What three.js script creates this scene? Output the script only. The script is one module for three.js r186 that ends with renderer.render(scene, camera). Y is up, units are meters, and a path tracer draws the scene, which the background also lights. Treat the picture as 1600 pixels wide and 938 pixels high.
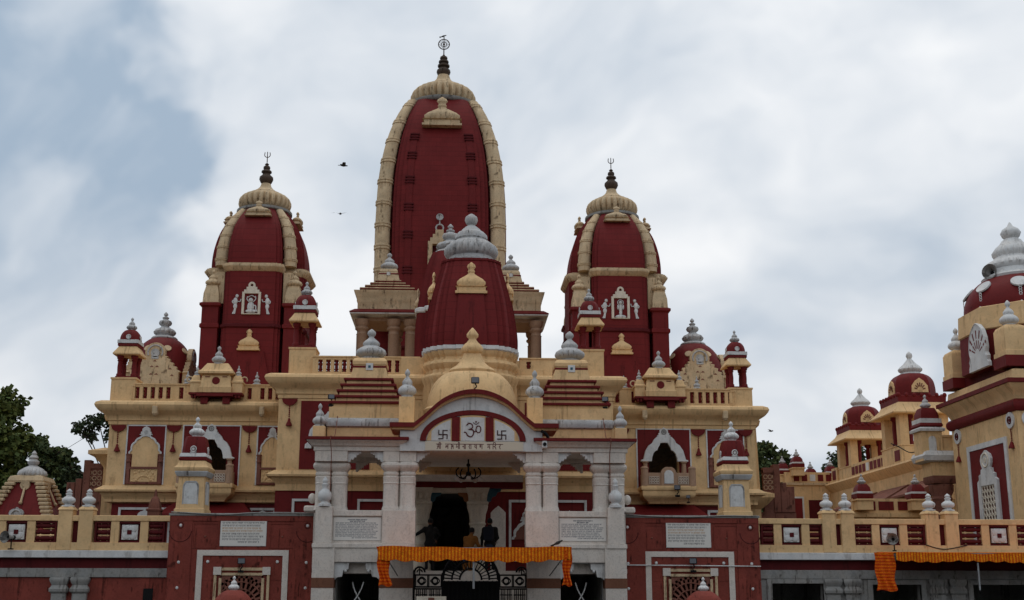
import * as THREE from 'three';
import { mergeGeometries, toCreasedNormals } from 'three/addons/utils/BufferGeometryUtils.js';
import { RoundedBoxGeometry } from 'three/addons/geometries/RoundedBoxGeometry.js';
import { MarchingCubes } from 'three/addons/objects/MarchingCubes.js';

// ---------------------------------------------------------------- camera, sky, sun, exposure
const scene = new THREE.Scene();
const camera = new THREE.PerspectiveCamera(29.2, 1600 / 938, 0.1, 3000);
camera.position.set(0, 1.6, 0);
camera.rotation.order = 'YXZ';
camera.rotation.set(12.4985 * Math.PI / 180, -2.4846 * Math.PI / 180, 0.1 * Math.PI / 180);
camera.setViewOffset(1600, 938, 10, -62, 1600, 938);
camera.updateProjectionMatrix();

let seed = 7;
const rnd = () => { seed = (seed * 1664525 + 1013904223) >>> 0; return seed / 4294967296; };
const rr = (a, b) => a + (b - a) * rnd();
const mix = (a, b, t) => a + (b - a) * t;
const sstep = (a, b, x) => { const t = Math.min(1, Math.max(0, (x - a) / (b - a))); return t * t * (3 - 2 * t); };
const hash = new Float32Array(65536); for (let i = 0; i < 65536; i++) hash[i] = rnd();
function vnoise(x, y, per) {                      // value noise, tiles every per cells
  const xi = Math.floor(x), yi = Math.floor(y), fx = x - xi, fy = y - yi;
  const m = (v) => ((v % per) + per) % per;
  const h = (a, b) => hash[(m(a) * 251 + m(b) * 7919 + per * 31) & 65535];
  const u = fx * fx * (3 - 2 * fx), v = fy * fy * (3 - 2 * fy);
  return mix(mix(h(xi, yi), h(xi + 1, yi), u), mix(h(xi, yi + 1), h(xi + 1, yi + 1), u), v);
}
function fbm(x, y, per, oct) { let s = 0, a = 0.5, n = 0; for (let i = 0; i < oct; i++) { s += a * vnoise(x, y, per); n += a; a *= 0.55; x *= 2; y *= 2; per *= 2; } return s / n; }

// overcast sky, computed per direction: bright white veil with a bluish grey gap to the upper left, wisps to the right
{
  const W = 2048, H = 1024, data = new Float32Array(W * H * 4);
  for (let j = 0; j < H; j++) {
    const el = ((j + 0.5) / H - 0.5) * Math.PI;
    for (let i = 0; i < W; i++) {
      const az = ((i + 0.5) / W - 0.5) * 2 * Math.PI;
      const dx = Math.cos(el) * Math.cos(az), dy = Math.sin(el), dz = Math.cos(el) * Math.sin(az);
      const o = (j * W + i) * 4;
      const hy = Math.max(dy, 0), k = 1 / (hy + 0.55);
      const px = dx * k, pz = dz * k;
      const wx = fbm(px * 2.2 + 40, pz * 2.2 + 11, 256, 5), wz = fbm(px * 2.2 + 90, pz * 2.2 + 71, 256, 5);
      const n1 = fbm(px * 3.2 + wx * 1.8 + 20, pz * 3.4 + wz * 1.8 + 30, 256, 7);                                  // broad billows
      const n2 = fbm((px + pz * 0.55) * 3.2 + wx * 2.4 + 120, (pz - px * 0.55) * 7.0 + wz * 2.4 + 60, 256, 7);          // long wisps
      const n3 = fbm(px * 13 + wx * 3 + 7, pz * 13 + wz * 3 + 3, 256, 5);
      const ax = Math.atan2(dx, -dz);
      const d = ax + 0.235 + (n1 - 0.5) * 0.16 + (n3 - 0.5) * 0.10 + (el - 0.42) * 0.12;                             // ragged edge of the thin bluish part
      const gap = sstep(0.025, -0.035, d) * sstep(0.12, 0.36, el + (n1 - 0.5) * 0.25 + (n3 - 0.5) * 0.06) * sstep(-1.1, -0.7, ax);
      const veil = sstep(0.50, -0.35, Math.hypot((ax + 0.02) * 0.9, el - 0.42) - 0.12);                              // whiter around the middle
      let v = 0.55 + 0.22 * veil + 0.55 * (n1 - 0.5) + 1.0 * (n2 - 0.5) + 0.34 * (n3 - 0.5) - gap * (0.56 - 0.5 * (n2 - 0.5));
      v = Math.min(1, Math.max(0, v));
      let r = mix(0.36, 0.90, v), g = mix(0.455, 0.915, v), bl = mix(0.57, 0.935, v); const lift = 0.88 + 0.06 * sstep(0.02, 0.5, el);
      if (dy < 0) { const t = sstep(0, -0.12, dy); r = mix(r, 0.16, t); g = mix(g, 0.15, t); bl = mix(bl, 0.14, t); }
      data[o] = r * lift; data[o + 1] = g * lift; data[o + 2] = bl * lift; data[o + 3] = 1;
    }
  }
  const sky = new THREE.DataTexture(data, W, H, THREE.RGBAFormat, THREE.FloatType);
  sky.mapping = THREE.EquirectangularReflectionMapping; sky.magFilter = THREE.LinearFilter; sky.minFilter = THREE.LinearFilter; sky.needsUpdate = true;
  scene.background = sky; scene.environment = sky;
}
const sun = new THREE.DirectionalLight(0xfff4e6, 0.5);
sun.position.set(-14, 95, -62); sun.target.position.set(0, 5, -45); scene.add(sun, sun.target);
sun.castShadow = true; sun.shadow.radius = 40; sun.shadow.mapSize.set(2048, 2048);
Object.assign(sun.shadow.camera, { left: -60, right: 60, top: 60, bottom: -60, near: 1, far: 260 });
const renderer = new THREE.WebGLRenderer({ antialias: true });
renderer.toneMapping = THREE.LinearToneMapping; renderer.toneMappingExposure = 1.12;
renderer.shadowMap.enabled = true;

// ---------------------------------------------------------------- materials
function noiseTex(size, fn, srgb) {
  const d = new Uint8Array(size * size * 4);
  for (let j = 0; j < size; j++) for (let i = 0; i < size; i++) {
    const c = fn(i / size, j / size), o = (j * size + i) * 4;
    d[o] = Math.max(0, Math.min(255, c[0] * 255)); d[o + 1] = Math.max(0, Math.min(255, c[1] * 255)); d[o + 2] = Math.max(0, Math.min(255, c[2] * 255)); d[o + 3] = 255;
  }
  const t = new THREE.DataTexture(d, size, size, THREE.RGBAFormat); t.magFilter = THREE.LinearFilter; t.minFilter = THREE.LinearMipmapLinearFilter; t.generateMipmaps = true;
  t.wrapS = t.wrapT = THREE.RepeatWrapping; if (srgb) t.colorSpace = THREE.SRGBColorSpace; t.needsUpdate = true; return t;
}
// paint / stone wear: mottling, speckle and streaked dirt; multiplies the base colour
const wear = (amt, streak, speck, ox) => noiseTex(512, (u, v) => {
  const m = fbm(u * 5 + ox, v * 5 + ox, 5, 5), f = fbm(u * 60, v * 60 + ox, 60, 3), s = fbm(u * 38 + ox, v * 3, 38, 4), g = fbm(u * 9 + 3, v * 9 + ox, 9, 4);
  let k = 1 - amt * (0.9 - m) * 0.9 - speck * Math.max(0, f - 0.5) - streak * sstep(0.52, 0.72, s) * sstep(0.40, 0.62, g) - amt * .35 * sstep(.52, .6, fbm(u * 7 + 2, v * 4 + ox, 28, 5)) * sstep(.5, .62, m);
  const w = (g - 0.5) * amt * 0.18;
  return [k + w, k, k - w * 0.8];
}, false);
const bumpT = noiseTex(512, (u, v) => { const k = 0.5 * fbm(u * 10, v * 10, 10, 5) + 0.5 * fbm(u * 70, v * 70, 70, 3); return [k, k, k]; }, false);
const wearA = wear(0.40, 0.28, 0.26, 1), wearB = wear(0.55, 0.5, 0.4, 9), wearC = wear(0.30, 0.12, 0.5, 17);
function clone(t, m) { const c = t.clone(); c.repeat.set(1 / m, 1 / m); c.needsUpdate = true; return c; }
const texA = clone(wearA, 3.1), texB = clone(wearB, 2.6), texC = clone(wearC, 1.9), bumpM = clone(bumpT, 1.3);
function M(r, g, b, rough, tex = texA, bump = 0.004, extra = {}) {
  return new THREE.MeshPhysicalMaterial({ color: new THREE.Color().setRGB(r, g, b), roughness: rough, specularIntensity: 0.3, map: tex, bumpMap: bump ? bumpM : null, bumpScale: bump, ...extra });
}
const Y = M(0.83, 0.555, 0.285, 0.72), YP = M(0.74, 0.55, 0.34, 0.8, texB, 0.006), R = M(0.175, 0.016, 0.016, 0.62), RD = M(0.105, 0.009, 0.011, 0.62), RS = M(0.27, 0.058, 0.042, 0.75, texB, 0.006),
  W = M(0.74, 0.735, 0.72, 0.6), WM = M(0.72, 0.65, 0.58, 0.55, texC, 0.003), GW = M(0.58, 0.57, 0.56, 0.75, texB, 0.006), GR = M(0.34, 0.33, 0.31, 0.8, texB, 0.006), BR = M(0.26, 0.105, 0.075, 0.8, texB, 0.008), PK = M(0.44, 0.28, 0.185, 0.8, texC, 0.006),
  BAND = M(0.20, 0.085, 0.05, 0.6, texC, 0.003), DK = M(0.10, 0.068, 0.05, 0.55, texB, 0.004), IRON = M(0.012, 0.012, 0.013, 0.45, texC, 0.001, { metalness: 0.3 }), STEEL = M(0.36, 0.37, 0.38, 0.4, texC, 0.001, { metalness: 0.6 }),
  PANE = M(0.02, 0.022, 0.025, 0.12, null, 0, { specularIntensity: 1 }), CABLE = M(0.02, 0.02, 0.02, 0.7, null, 0), CREAM = M(0.74, 0.66, 0.54, 0.6, texC, 0.003), PAVE = M(0.085, 0.08, 0.075, 0.9, texB, 0.01), LAMP = M(0.16, 0.17, 0.19, 0.2, null, 0), GLOBE = M(0.5, 0.5, 0.48, 0.2, null, 0), RELIEF = M(0.10, 0.02, 0.017, 0.8, texB, 0.006);
const courses = clone(noiseTex(512, (u, v) => { const row = Math.floor(v * 12), fv = v * 12 - row, bu = (u * 6 + (row % 2) * .5) % 1; const j = Math.min(1, Math.min(Math.abs(fv - .5) < .46 ? 1 : .72, bu < .02 ? .85 : 1)); const m = fbm(u * 5, v * 5, 5, 5), f = fbm(u * 50, v * 50, 50, 3), s = fbm(u * 34 + 5, v * 3, 34, 4), tone = .94 + .1 * hash[(row * 17 + Math.floor(u * 6 + (row % 2) * .5) * 5) & 255]; const k = j * tone * (1 - .3 * (.85 - m) - .2 * Math.max(0, f - .5)); const b = sstep(.62, .8, s) * .16; return [k + b * .5, k + b, k + b]; }, false), 3.6);
const RT = M(0.175, 0.017, 0.017, 0.66, courses, 0.004);
const TEAL = M(0.05, 0.13, 0.18, 0.6, texC, 0.002), OCH = M(0.35, 0.15, 0.06, 0.6, texC, 0.002);

// ---------------------------------------------------------------- geometry helpers (all return non-indexed geometries)
function flat(g) { const q = g.index ? g.toNonIndexed() : g; for (const n of Object.keys(q.attributes)) if (n !== 'position' && n !== 'normal') q.deleteAttribute(n); if (!q.attributes.normal) q.computeVertexNormals(); q.morphAttributes = {}; return q; }
function bx(x0, x1, y0, y1, z0, z1, c = 0) {
  const w = Math.abs(x1 - x0), h = Math.abs(y1 - y0), d = Math.abs(z1 - z0);
  const g = c ? new RoundedBoxGeometry(w, h, d, 1, Math.min(c, w / 2.1, h / 2.1, d / 2.1)) : new THREE.BoxGeometry(w, h, d);
  g.translate((x0 + x1) / 2, (y0 + y1) / 2, (z0 + z1) / 2); return flat(g);
}
function rings(secs, capB = true, capT = true, crease = 0.6) {   // secs: arrays of [x,y,z] loops with equal counts, bottom to top, counter-clockwise from above
  const pos = [], n = secs[0].length;
  const tri = (a, b, c) => pos.push(...a, ...b, ...c);
  for (let k = 0; k < secs.length - 1; k++) for (let i = 0; i < n; i++) {
    const a = secs[k][i], b = secs[k][(i + 1) % n], c = secs[k + 1][(i + 1) % n], d = secs[k + 1][i]; tri(a, b, c); tri(a, c, d);
  }
  const cap = (s, up) => { const c = [0, 0, 0]; s.forEach((p) => { c[0] += p[0] / n; c[1] += p[1] / n; c[2] += p[2] / n; }); for (let i = 0; i < n; i++) up ? tri(s[i], s[(i + 1) % n], c) : tri(s[(i + 1) % n], s[i], c); };
  if (capB) cap(secs[0], false); if (capT) cap(secs[secs.length - 1], true);
  const g = new THREE.BufferGeometry(); g.setAttribute('position', new THREE.Float32BufferAttribute(pos, 3));
  return flat(toCreasedNormals(g, crease));
}
// plan loops run counter-clockwise seen from above (x right, z towards the viewer)
const rectPlan = (a, b) => [[-a, b], [a, b], [a, -b], [-a, -b]];
function rl(cx, cz, hx, hz, lv) { return rings(lv.map(([o, y]) => rectPlan(hx + o, hz + o).map(([x, z]) => [cx + x, y, cz + z]))); }   // rectangular moulding: levels [offset, y]
function pl(plan, cx, cz, lv, crease) { return rings(lv.map(([s, y]) => plan.map(([x, z]) => [cx + x * s, y, cz + z * s])), true, true, crease); }
function lathe(prof, cx, cy, cz, sr = 1, sy = 1, seg = 20, ribs = 0, amp = 0.07) {   // prof: [r, y, ribbed?]
  const secs = prof.map(([r, y, rb]) => { const s = []; const n = ribs ? ribs * 4 : seg; for (let i = 0; i < n; i++) { const a = -i / n * 2 * Math.PI; const m = rb && ribs ? 1 - amp * Math.pow(Math.abs(Math.cos(a * ribs / 2)), 6) * rb : 1; s.push([cx + Math.cos(a) * r * sr * m, cy + y * sy, cz + Math.sin(a) * r * sr * m]); } return s; });
  return rings(secs, true, true, 0.9);
}
function smooth(pts, n) { const c = new THREE.CatmullRomCurve3(pts.map((p) => new THREE.Vector3(p[0], p[1], p[2] || 0)), false, 'centripetal'); return c.getPoints(n).map((p) => [p.x, p.y, p.z]); }
function shapeOf(p) { const s = new THREE.Shape(); p.forEach(([x, y], i) => i ? s.lineTo(x, y) : s.moveTo(x, y)); s.closePath(); return s; }
function ex(p, z0, z1, holes = [], bev = 0) {       // polygon in x,y extruded from z0 (back) to z1 (front)
  const s = shapeOf(p); for (const h of holes) s.holes.push(shapeOf(h));
  const g = new THREE.ExtrudeGeometry(s, { depth: z1 - z0 - 2 * bev, bevelEnabled: bev > 0, bevelThickness: bev, bevelSize: bev, bevelOffset: -bev, bevelSegments: 1, curveSegments: 8 }); g.translate(0, 0, z0 + bev); return flat(g);
}
function tube(pts, r, seg = 6, n) { const c = new THREE.CatmullRomCurve3(pts.map((p) => new THREE.Vector3(...p)), false, 'centripetal'); return flat(new THREE.TubeGeometry(c, n || Math.max(2, pts.length * 4), r, seg, false)); }
function bar(a, b, r, seg = 6) { return flat(new THREE.TubeGeometry(new THREE.LineCurve3(new THREE.Vector3(...a), new THREE.Vector3(...b)), 1, r, seg, false)); }
function cyl(r0, r1, x, y0, y1, z, seg = 14) { const g = new THREE.CylinderGeometry(r1, r0, y1 - y0, seg); g.translate(x, (y0 + y1) / 2, z); return flat(g); }
function disc(r, x, y, z, t = 0.03, seg = 16) { const g = new THREE.CylinderGeometry(r, r, t, seg); g.rotateX(Math.PI / 2); g.translate(x, y, z); return flat(g); }
function ball(r, x, y, z, sx = 1, sy = 1, sz = 1, seg = 10) { const g = new THREE.SphereGeometry(r, seg, Math.max(5, seg * 0.7 | 0)); g.scale(sx, sy, sz); g.translate(x, y, z); return flat(g); }
function ring(r, t, x, y, z, arc = Math.PI * 2, rot = 0, seg = 20) { const g = new THREE.TorusGeometry(r, t, 6, seg, arc); g.rotateZ(rot); g.translate(x, y, z); return flat(g); }
const moved = (g, x, y, z) => { const q = g.clone(); q.translate(x, y, z); return q; };
const turned = (g, a) => { const q = g.clone(); q.rotateY(a); return q; };
function uvBox(g) {
  const p = g.attributes.position, uv = new Float32Array(p.count * 2), a = new THREE.Vector3(), b = new THREE.Vector3(), c = new THREE.Vector3();
  for (let i = 0; i < p.count; i += 3) {
    a.fromBufferAttribute(p, i); b.fromBufferAttribute(p, i + 1); c.fromBufferAttribute(p, i + 2);
    const n = b.clone().sub(a).cross(c.clone().sub(a)); const x = Math.abs(n.x), y = Math.abs(n.y), z = Math.abs(n.z);
    [a, b, c].forEach((q, k) => { const o = (i + k) * 2; if (y > x && y > z) { uv[o] = q.x; uv[o + 1] = q.z; } else if (x > z) { uv[o] = q.z + 0.37; uv[o + 1] = q.y; } else { uv[o] = q.x; uv[o + 1] = q.y; } });
  }
  g.setAttribute('uv', new THREE.BufferAttribute(uv, 2)); return g;
}
const taken = {};
function numbered(n) { if (!(n in taken)) { taken[n] = 0; return n; } taken[n]++; return n + '_' + String(taken[n]).padStart(3, '0'); }
function T(name, label, category, pos = [0, 0, 0], group) {
  const o = new THREE.Group(); o.name = numbered(name); o.position.set(...pos); o.userData = { label, category }; if (group) o.userData.group = group; scene.add(o); return o;
}
const rootOf = (o) => { while (o.parent && o.parent !== scene) o = o.parent; return o; };
function P(parent, name, geoms, mat, keepUv = false) {           // a part; geometry in world coordinates of the (unturned) root
  const list = (Array.isArray(geoms) ? geoms : [geoms]); let g = list.length > 1 ? mergeGeometries(list.map((q) => keepUv ? q : flat(q))) : list[0];
  const r = rootOf(parent); g = g.clone(); g.translate(-r.position.x, -r.position.y, -r.position.z);
  if (!keepUv) uvBox(flat(g)); const m = new THREE.Mesh(g, mat); m.name = name; m.castShadow = m.receiveShadow = true; parent.add(m); return m;
}
function S(name, geoms, mat) { const list = Array.isArray(geoms) ? geoms : [geoms]; const m = new THREE.Mesh(uvBox(flat(mergeGeometries(list))), mat); m.name = numbered(name); m.userData = { kind: 'structure' }; m.castShadow = m.receiveShadow = true; scene.add(m); return m; }
function copy(o, pos, label, turn = 0, sc = 1, group) { const c = o.clone(); c.name = numbered(o.name.replace(/_\d\d\d$/, '')); c.userData = { ...o.userData, label }; if (group) c.userData.group = group; c.position.set(...pos); c.rotation.y = turn; c.scale.setScalar(sc); scene.add(c); return c; }
function solo(name, label, category, geoms, mat, group) { const list = Array.isArray(geoms) ? geoms : [geoms]; const m = new THREE.Mesh(uvBox(flat(list.length > 1 ? mergeGeometries(list) : list[0])), mat); m.name = numbered(name); m.userData = { label, category }; if (group) m.userData.group = group; m.castShadow = m.receiveShadow = true; scene.add(m); return m; }

// finial profiles, unit height and unit radius
const F_KAL = [[.66, 0], [.68, .04], [.60, .05], [.60, .09], [.80, .13, .3], [.97, .19, 1], [1, .25, 1], [.93, .32, 1], [.72, .39, .5], [.55, .43], [.50, .45], [.56, .50, .6], [.55, .55, .6], [.44, .61], [.28, .67], [.16, .73], [.15, .755], [.24, .80], [.28, .85], [.25, .91], [.13, .965], [.03, 1]];
const F_POT = [[.95, 0], [1, .05], [.9, .10], [.62, .14], [.62, .17], [.80, .21, 1], [.86, .28, 1], [.74, .36, 1], [.45, .42], [.30, .47], [.30, .50], [.44, .54, .6], [.50, .60, .6], [.44, .67], [.25, .71], [.17, .74], [.25, .77], [.25, .80], [.12, .83], [.10, .86], [.17, .89], [.16, .93], [.03, 1]];
const F_URN = [[.95, 0], [.95, .08], [.55, .12], [.5, .16], [.85, .22], [1, .33], [.95, .45], [.6, .55], [.42, .58], [.42, .68], [.5, .70], [.5, .74], [.3, .77], [.42, .83], [.42, .88], [.25, .94], [.03, 1]];
const F_SPIRE = [[.75, 0], [.75, .06], [.9, .12], [1, .20], [.95, .28], [.6, .36], [.55, .40], [.85, .44], [.85, .50], [.5, .55], [.5, .58], [.72, .62], [.70, .68], [.4, .72], [.4, .75], [.55, .79], [.5, .86], [.25, .9], [.2, .93], [.04, 1]];
const kal = (r, h, x, y, z, ribs = 16) => lathe(F_KAL, x, y, z, r, h, 24, ribs, 0.10);
const pot = (r, h, x, y, z, ribs = 12) => lathe(F_POT, x, y, z, r, h, 24, ribs, 0.10);
const urn = (r, h, x, y, z) => lathe(F_URN, x, y, z, r, h, 20);
// arches: contour points from the right springing over the crown to the left springing
const FOIL = [[1, 0], [.99, .10], [.90, .16], [.86, .22], [.88, .34], [.84, .48], [.74, .58], [.66, .62], [.62, .70], [.52, .80], [.38, .86], [.32, .88], [.26, .95], [.12, .985], [0, 1]];
const arch = (w, h, x, y, prof = FOIL) => { const r = prof.map(([a, b]) => [x + a * w / 2, y + b * h]); const l = prof.slice(0, -1).reverse().map(([a, b]) => [x - a * w / 2, y + b * h]); return [...r, ...l]; };
const FAN = [[1, 0], [1, .10], [.80, .14], [.84, .28], [.76, .38], [.60, .40], [.66, .55], [.58, .72], [.38, .84], [.14, .90], [.08, .96], [0, 1]];
const roundArch = (w, h, x, y, n = 14) => { const p = []; for (let i = 0; i <= n; i++) { const a = i / n * Math.PI; p.push([x + Math.cos(a) * w / 2, y + h - w / 2 + Math.sin(a) * w / 2]); } return [[x + w / 2, y], ...p, [x - w / 2, y]]; };
const rectP = (x0, x1, y0, y1) => [[x0, y0], [x1, y0], [x1, y1], [x0, y1]];
const frameP = (x0, x1, y0, y1, t, z0, z1) => ex(rectP(x0, x1, y0, y1), z0, z1, [rectP(x0 + t, x1 - t, y0 + t, y1 - t).reverse()]);

// ---------------------------------------------------------------- ground
S('ground', [bx(-900, 900, -0.4, 0, -1200, 300)], PAVE);

// ---------------------------------------------------------------- shared ornament
function slotParapet(t, x0, x1, y0, y1, z, groups, th = 0.22) {   // yellow parapet pierced by slots with red turned balusters; groups: [centre, count]
  const slots = []; for (const [c, n] of groups) for (let k = 0; k < n; k++) slots.push(c + (k - (n - 1) / 2) * 0.30);
  slots.sort((a, b) => a - b);
  const h = y1 - y0, sb = y0 + h * 0.16, st = y1 - h * 0.20, g = [bx(x0, x1, y0, sb, z - th, z), bx(x0, x1, st, y1 - 0.05, z - th, z), bx(x0 - 0.02, x1 + 0.02, y1 - 0.05, y1, z - th - 0.03, z + 0.04)];
  let x = x0; for (const s of slots) { if (s - 0.085 > x + 0.01) g.push(bx(x, s - 0.085, sb, st, z - th, z)); x = s + 0.085; } g.push(bx(x, x1, sb, st, z - th, z));
  P(t, 'parapet', g, Y);
  const hh = st - sb; const prof = [[.07, 0], [.07, .10], [.05, .14], [.075, .25], [.05, .36], [.06, .40], [.06, .46], [.05, .50], [.075, .66], [.05, .82], [.07, .88], [.07, 1]];
  for (const s of slots) P(t, 'baluster', lathe(prof, s, sb, z - th * 0.55, 1.12, hh, 8), R);
  for (const [c, n] of groups) if (n > 2) P(t, 'panel_border', [frameP(c - n * 0.15 - 0.06, c + n * 0.15 + 0.06, sb - 0.05, st + 0.05, 0.028, z, z + 0.012)], Y);
}
function drop(t, x, y, z, s = 1) {                                // red half-disc and hanging tassel
  const h = []; for (let i = 0; i <= 12; i++) { const a = Math.PI + i / 12 * Math.PI; h.push([x + Math.cos(a) * 0.29 * s, y + Math.sin(a) * 0.26 * s]); }
  const d = P(t, 'pendant', ex(h, z, z + 0.035, [], 0.008), R);
  const g = []; for (let k = 0; k < 6; k++) g.push(ball(0.035 * s, x, y - (0.30 + k * 0.075) * s, z + 0.03, 0.8, 1.15, 0.7, 7));
  g.push(lathe([[.03, 0], [.13, 0.0], [.12, .06], [.06, .18], [.05, .26], [.01, .30]], x, y - 1.03 * s, z + 0.03, s * 0.9, s, 10));
  P(d, 'tassel', g, R);
}
function niche(t, x, y0, w, h, z) {                               // blind window: red board, ogee arch with white rim and crest, carved sill panel
  const n = P(t, 'window_niche', ex(rectP(x - w / 2, x + w / 2, y0, y0 + h), z, z + 0.03), R);
  P(n, 'white_border', [bx(x - w / 2 - 0.05, x - w / 2, y0, y0 + h + 0.05, z, z + 0.04), bx(x + w / 2, x + w / 2 + 0.05, y0, y0 + h + 0.05, z, z + 0.04), bx(x - w / 2, x + w / 2, y0 + h, y0 + h + 0.05, z, z + 0.04)], W);
  const aw = w * 0.80, ay = y0 + h * 0.52, ah = h * 0.30;
  const a = arch(aw, ah, x, ay), rim = arch(aw + 0.14, ah + 0.08, x, ay);
  P(n, 'arch_panel', [ex(a, z + 0.03, z + 0.06), bx(x - aw * 0.43, x + aw * 0.43, y0 + h * 0.30, ay, z + 0.03, z + 0.06)], Y);
  P(n, 'arch_rim', ex([...rim, ...a.slice().reverse()], z + 0.03, z + 0.10, [], 0.008), W);
  P(n, 'crest', [ex(arch(w * 0.34, h * 0.16, x, ay + ah + 0.045, FAN), z + 0.03, z + 0.11, [], 0.01)], W);
  P(n, 'crest_rosette', disc(0.075, x, ay + ah + 0.16, z + 0.11, 0.02), GW);
  for (const s of [-1, 1]) P(n, 'pilaster', [bx(x + s * w * 0.43 - 0.07, x + s * w * 0.43 + 0.07, y0 + 0.02, ay - 0.02, z + 0.03, z + 0.10), lathe([[.09, 0], [.10, .05], [.075, .09], [.10, .16], [.08, .22], [.11, .26], [.11, .30]], x + s * w * 0.43, ay - 0.32, z + 0.06, 1, 1.05, 10)], BR);
  P(n, 'sill_frame', bx(x - w * 0.43 + 0.07, x + w * 0.43 - 0.07, y0 + 0.02, y0 + 0.10, z + 0.03, z + 0.09), BR); P(n, 'sill_frame', [bx(x - w * 0.43 + 0.07, x + w * 0.43 - 0.07, y0 + h * 0.30 - 0.08, y0 + h * 0.30, z + 0.061, z + 0.10)], BR);
  const pw = w * 0.43 - 0.10, ph = h * 0.30 - 0.20, g = [bx(x - pw, x + pw, y0 + 0.10, y0 + h * 0.30 - 0.08, z + 0.03, z + 0.05)];
  for (let i = 0; i < 9; i++) for (let k = 0; k < 2; k++) { const an = (i + 0.5) / 9 * Math.PI, rad = (k + 1) * ph * 0.42; const ca = Math.cos(an) * rad * 1.35, sa = Math.sin(an) * rad; if (Math.abs(ca) < pw - 0.05) g.push(ball(0.055, x + ca, y0 + 0.13 + sa, z + 0.05, 1, 1, 0.5, 6)); }
  for (let i = 0; i < 26; i++) g.push(ball(0.035, x + rr(-pw + .05, pw - .05), y0 + 0.12 + rr(0, ph), z + 0.05, 1, 1, 0.5, 5));
  P(n, 'carved_panel', g, Y);
}
function balconyWindow(t, x, z, wp, holeTop, side) {              // open arched window with a projecting stone balcony
  const y0 = 5.68, y1 = 8.0, sp = 6.72;
  const hole = [[x + .60, 6.0], ...arch(1.20, 0.88, x, sp - 0.1), [x - .60, 6.0]];
  const b = P(t, 'balcony_window', ex(rectP(x - wp / 2, x + wp / 2, y0, y1), z, z + 0.03, [hole.slice().reverse()]), R);
  P(b, 'white_border', [bx(x - wp / 2 - 0.05, x - wp / 2, y0, y1 + 0.05, z, z + 0.04), bx(x + wp / 2, x + wp / 2 + 0.05, y0, y1 + 0.05, z, z + 0.04), bx(x - wp / 2, x + wp / 2, y1, y1 + 0.05, z, z + 0.04)], W);
  const outer = arch(1.86, 1.02, x, sp, [[1, 0], [1, .05], [.90, .08], [.86, .22], [.80, .42], [.66, .62], [.50, .72], [.44, .84], [.32, .95], [.16, 1], [0, 1]]);
  const inner = arch(1.02, 0.74, x, sp, [[1, 0], [.96, .2], [.86, .42], [.70, .55], [.54, .60], [.50, .72], [.36, .86], [.30, .98], [0, 1]]);
  P(b, 'arch_hood', ex([...outer, ...inner.slice().reverse()], z + 0.03, z + 0.20, [], 0.012), W);
  P(b, 'crest', ex(arch(0.52, 0.36, x, sp + 1.0, FAN), z + 0.05, z + 0.16, [], 0.01), W);
  P(b, 'crest_rosette', [ring(0.09, 0.02, x, sp + 1.17, z + 0.165), disc(0.05, x, sp + 1.17, z + 0.165, 0.03)], GR);
  for (const s of [-1, 1]) P(b, 'arch_pillar', lathe([[.12, 0], [.12, .10], [.09, .14], [.10, .5], [.085, .9], [.13, .94], [.13, 1]], x + s * 0.76, 6.0, z + 0.12, 1, 0.72, 12), PK);
  const d = 0.95;                                                  // balcony projection
  P(b, 'balcony_base', [rl(x, z + d / 2, 1.02, d / 2, [[-.28, 5.04], [-.24, 5.12], [-.10, 5.22], [-.02, 5.30], [.0, 5.36], [.0, 5.52], [.04, 5.54], [.06, 5.62], [.04, 5.70], [-.02, 5.70]])], Y);
  const f = z + d;
  P(b, 'balcony_wall', [bx(x - 0.95, x + 0.95, 5.70, 6.20, f - 0.14, f - 0.02, 0.015), bx(x - 0.95, x - 0.83, 5.70, 6.20, z, f - 0.14), bx(x + 0.83, x + 0.95, 5.70, 6.20, z, f - 0.14)], PK);
  P(b, 'arched_centre_panel', ex([[x - .30, 5.70], [x + .30, 5.70], [x + .30, 6.22], [x + .24, 6.34], [x + .12, 6.42], [x - .12, 6.42], [x - .24, 6.34], [x - .30, 6.22]], f - 0.12, f + 0.02, [], 0.01), PK);
  P(b, 'white_tablet', ex(roundArch(0.36, 0.52, x, 5.78), f + 0.02, f + 0.045, [], 0.006), W);
  for (const s of [-1, 1]) { P(b, 'corner_post', [cyl(0.15, 0.14, x + s * 0.92, 5.70, 6.34, f - 0.08), ball(0.16, x + s * 0.92, 6.37, f - 0.08, 1, .55, 1)], PK);
    const j = P(b, 'lattice_panel', [bx(x + s * 0.57 - 0.2, x + s * 0.57 + 0.2, 5.76, 6.06, f - 0.02, f - 0.008)], BR);
    const jg = []; for (let i = 0; i < 4; i++) for (let k = 0; k < 3; k++) jg.push(ring(0.045, 0.013, x + s * 0.57 - 0.15 + i * 0.1, 5.81 + k * 0.1, f, Math.PI * 2, 0, 10)); P(j, 'lattice', jg, CREAM); }
}
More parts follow.
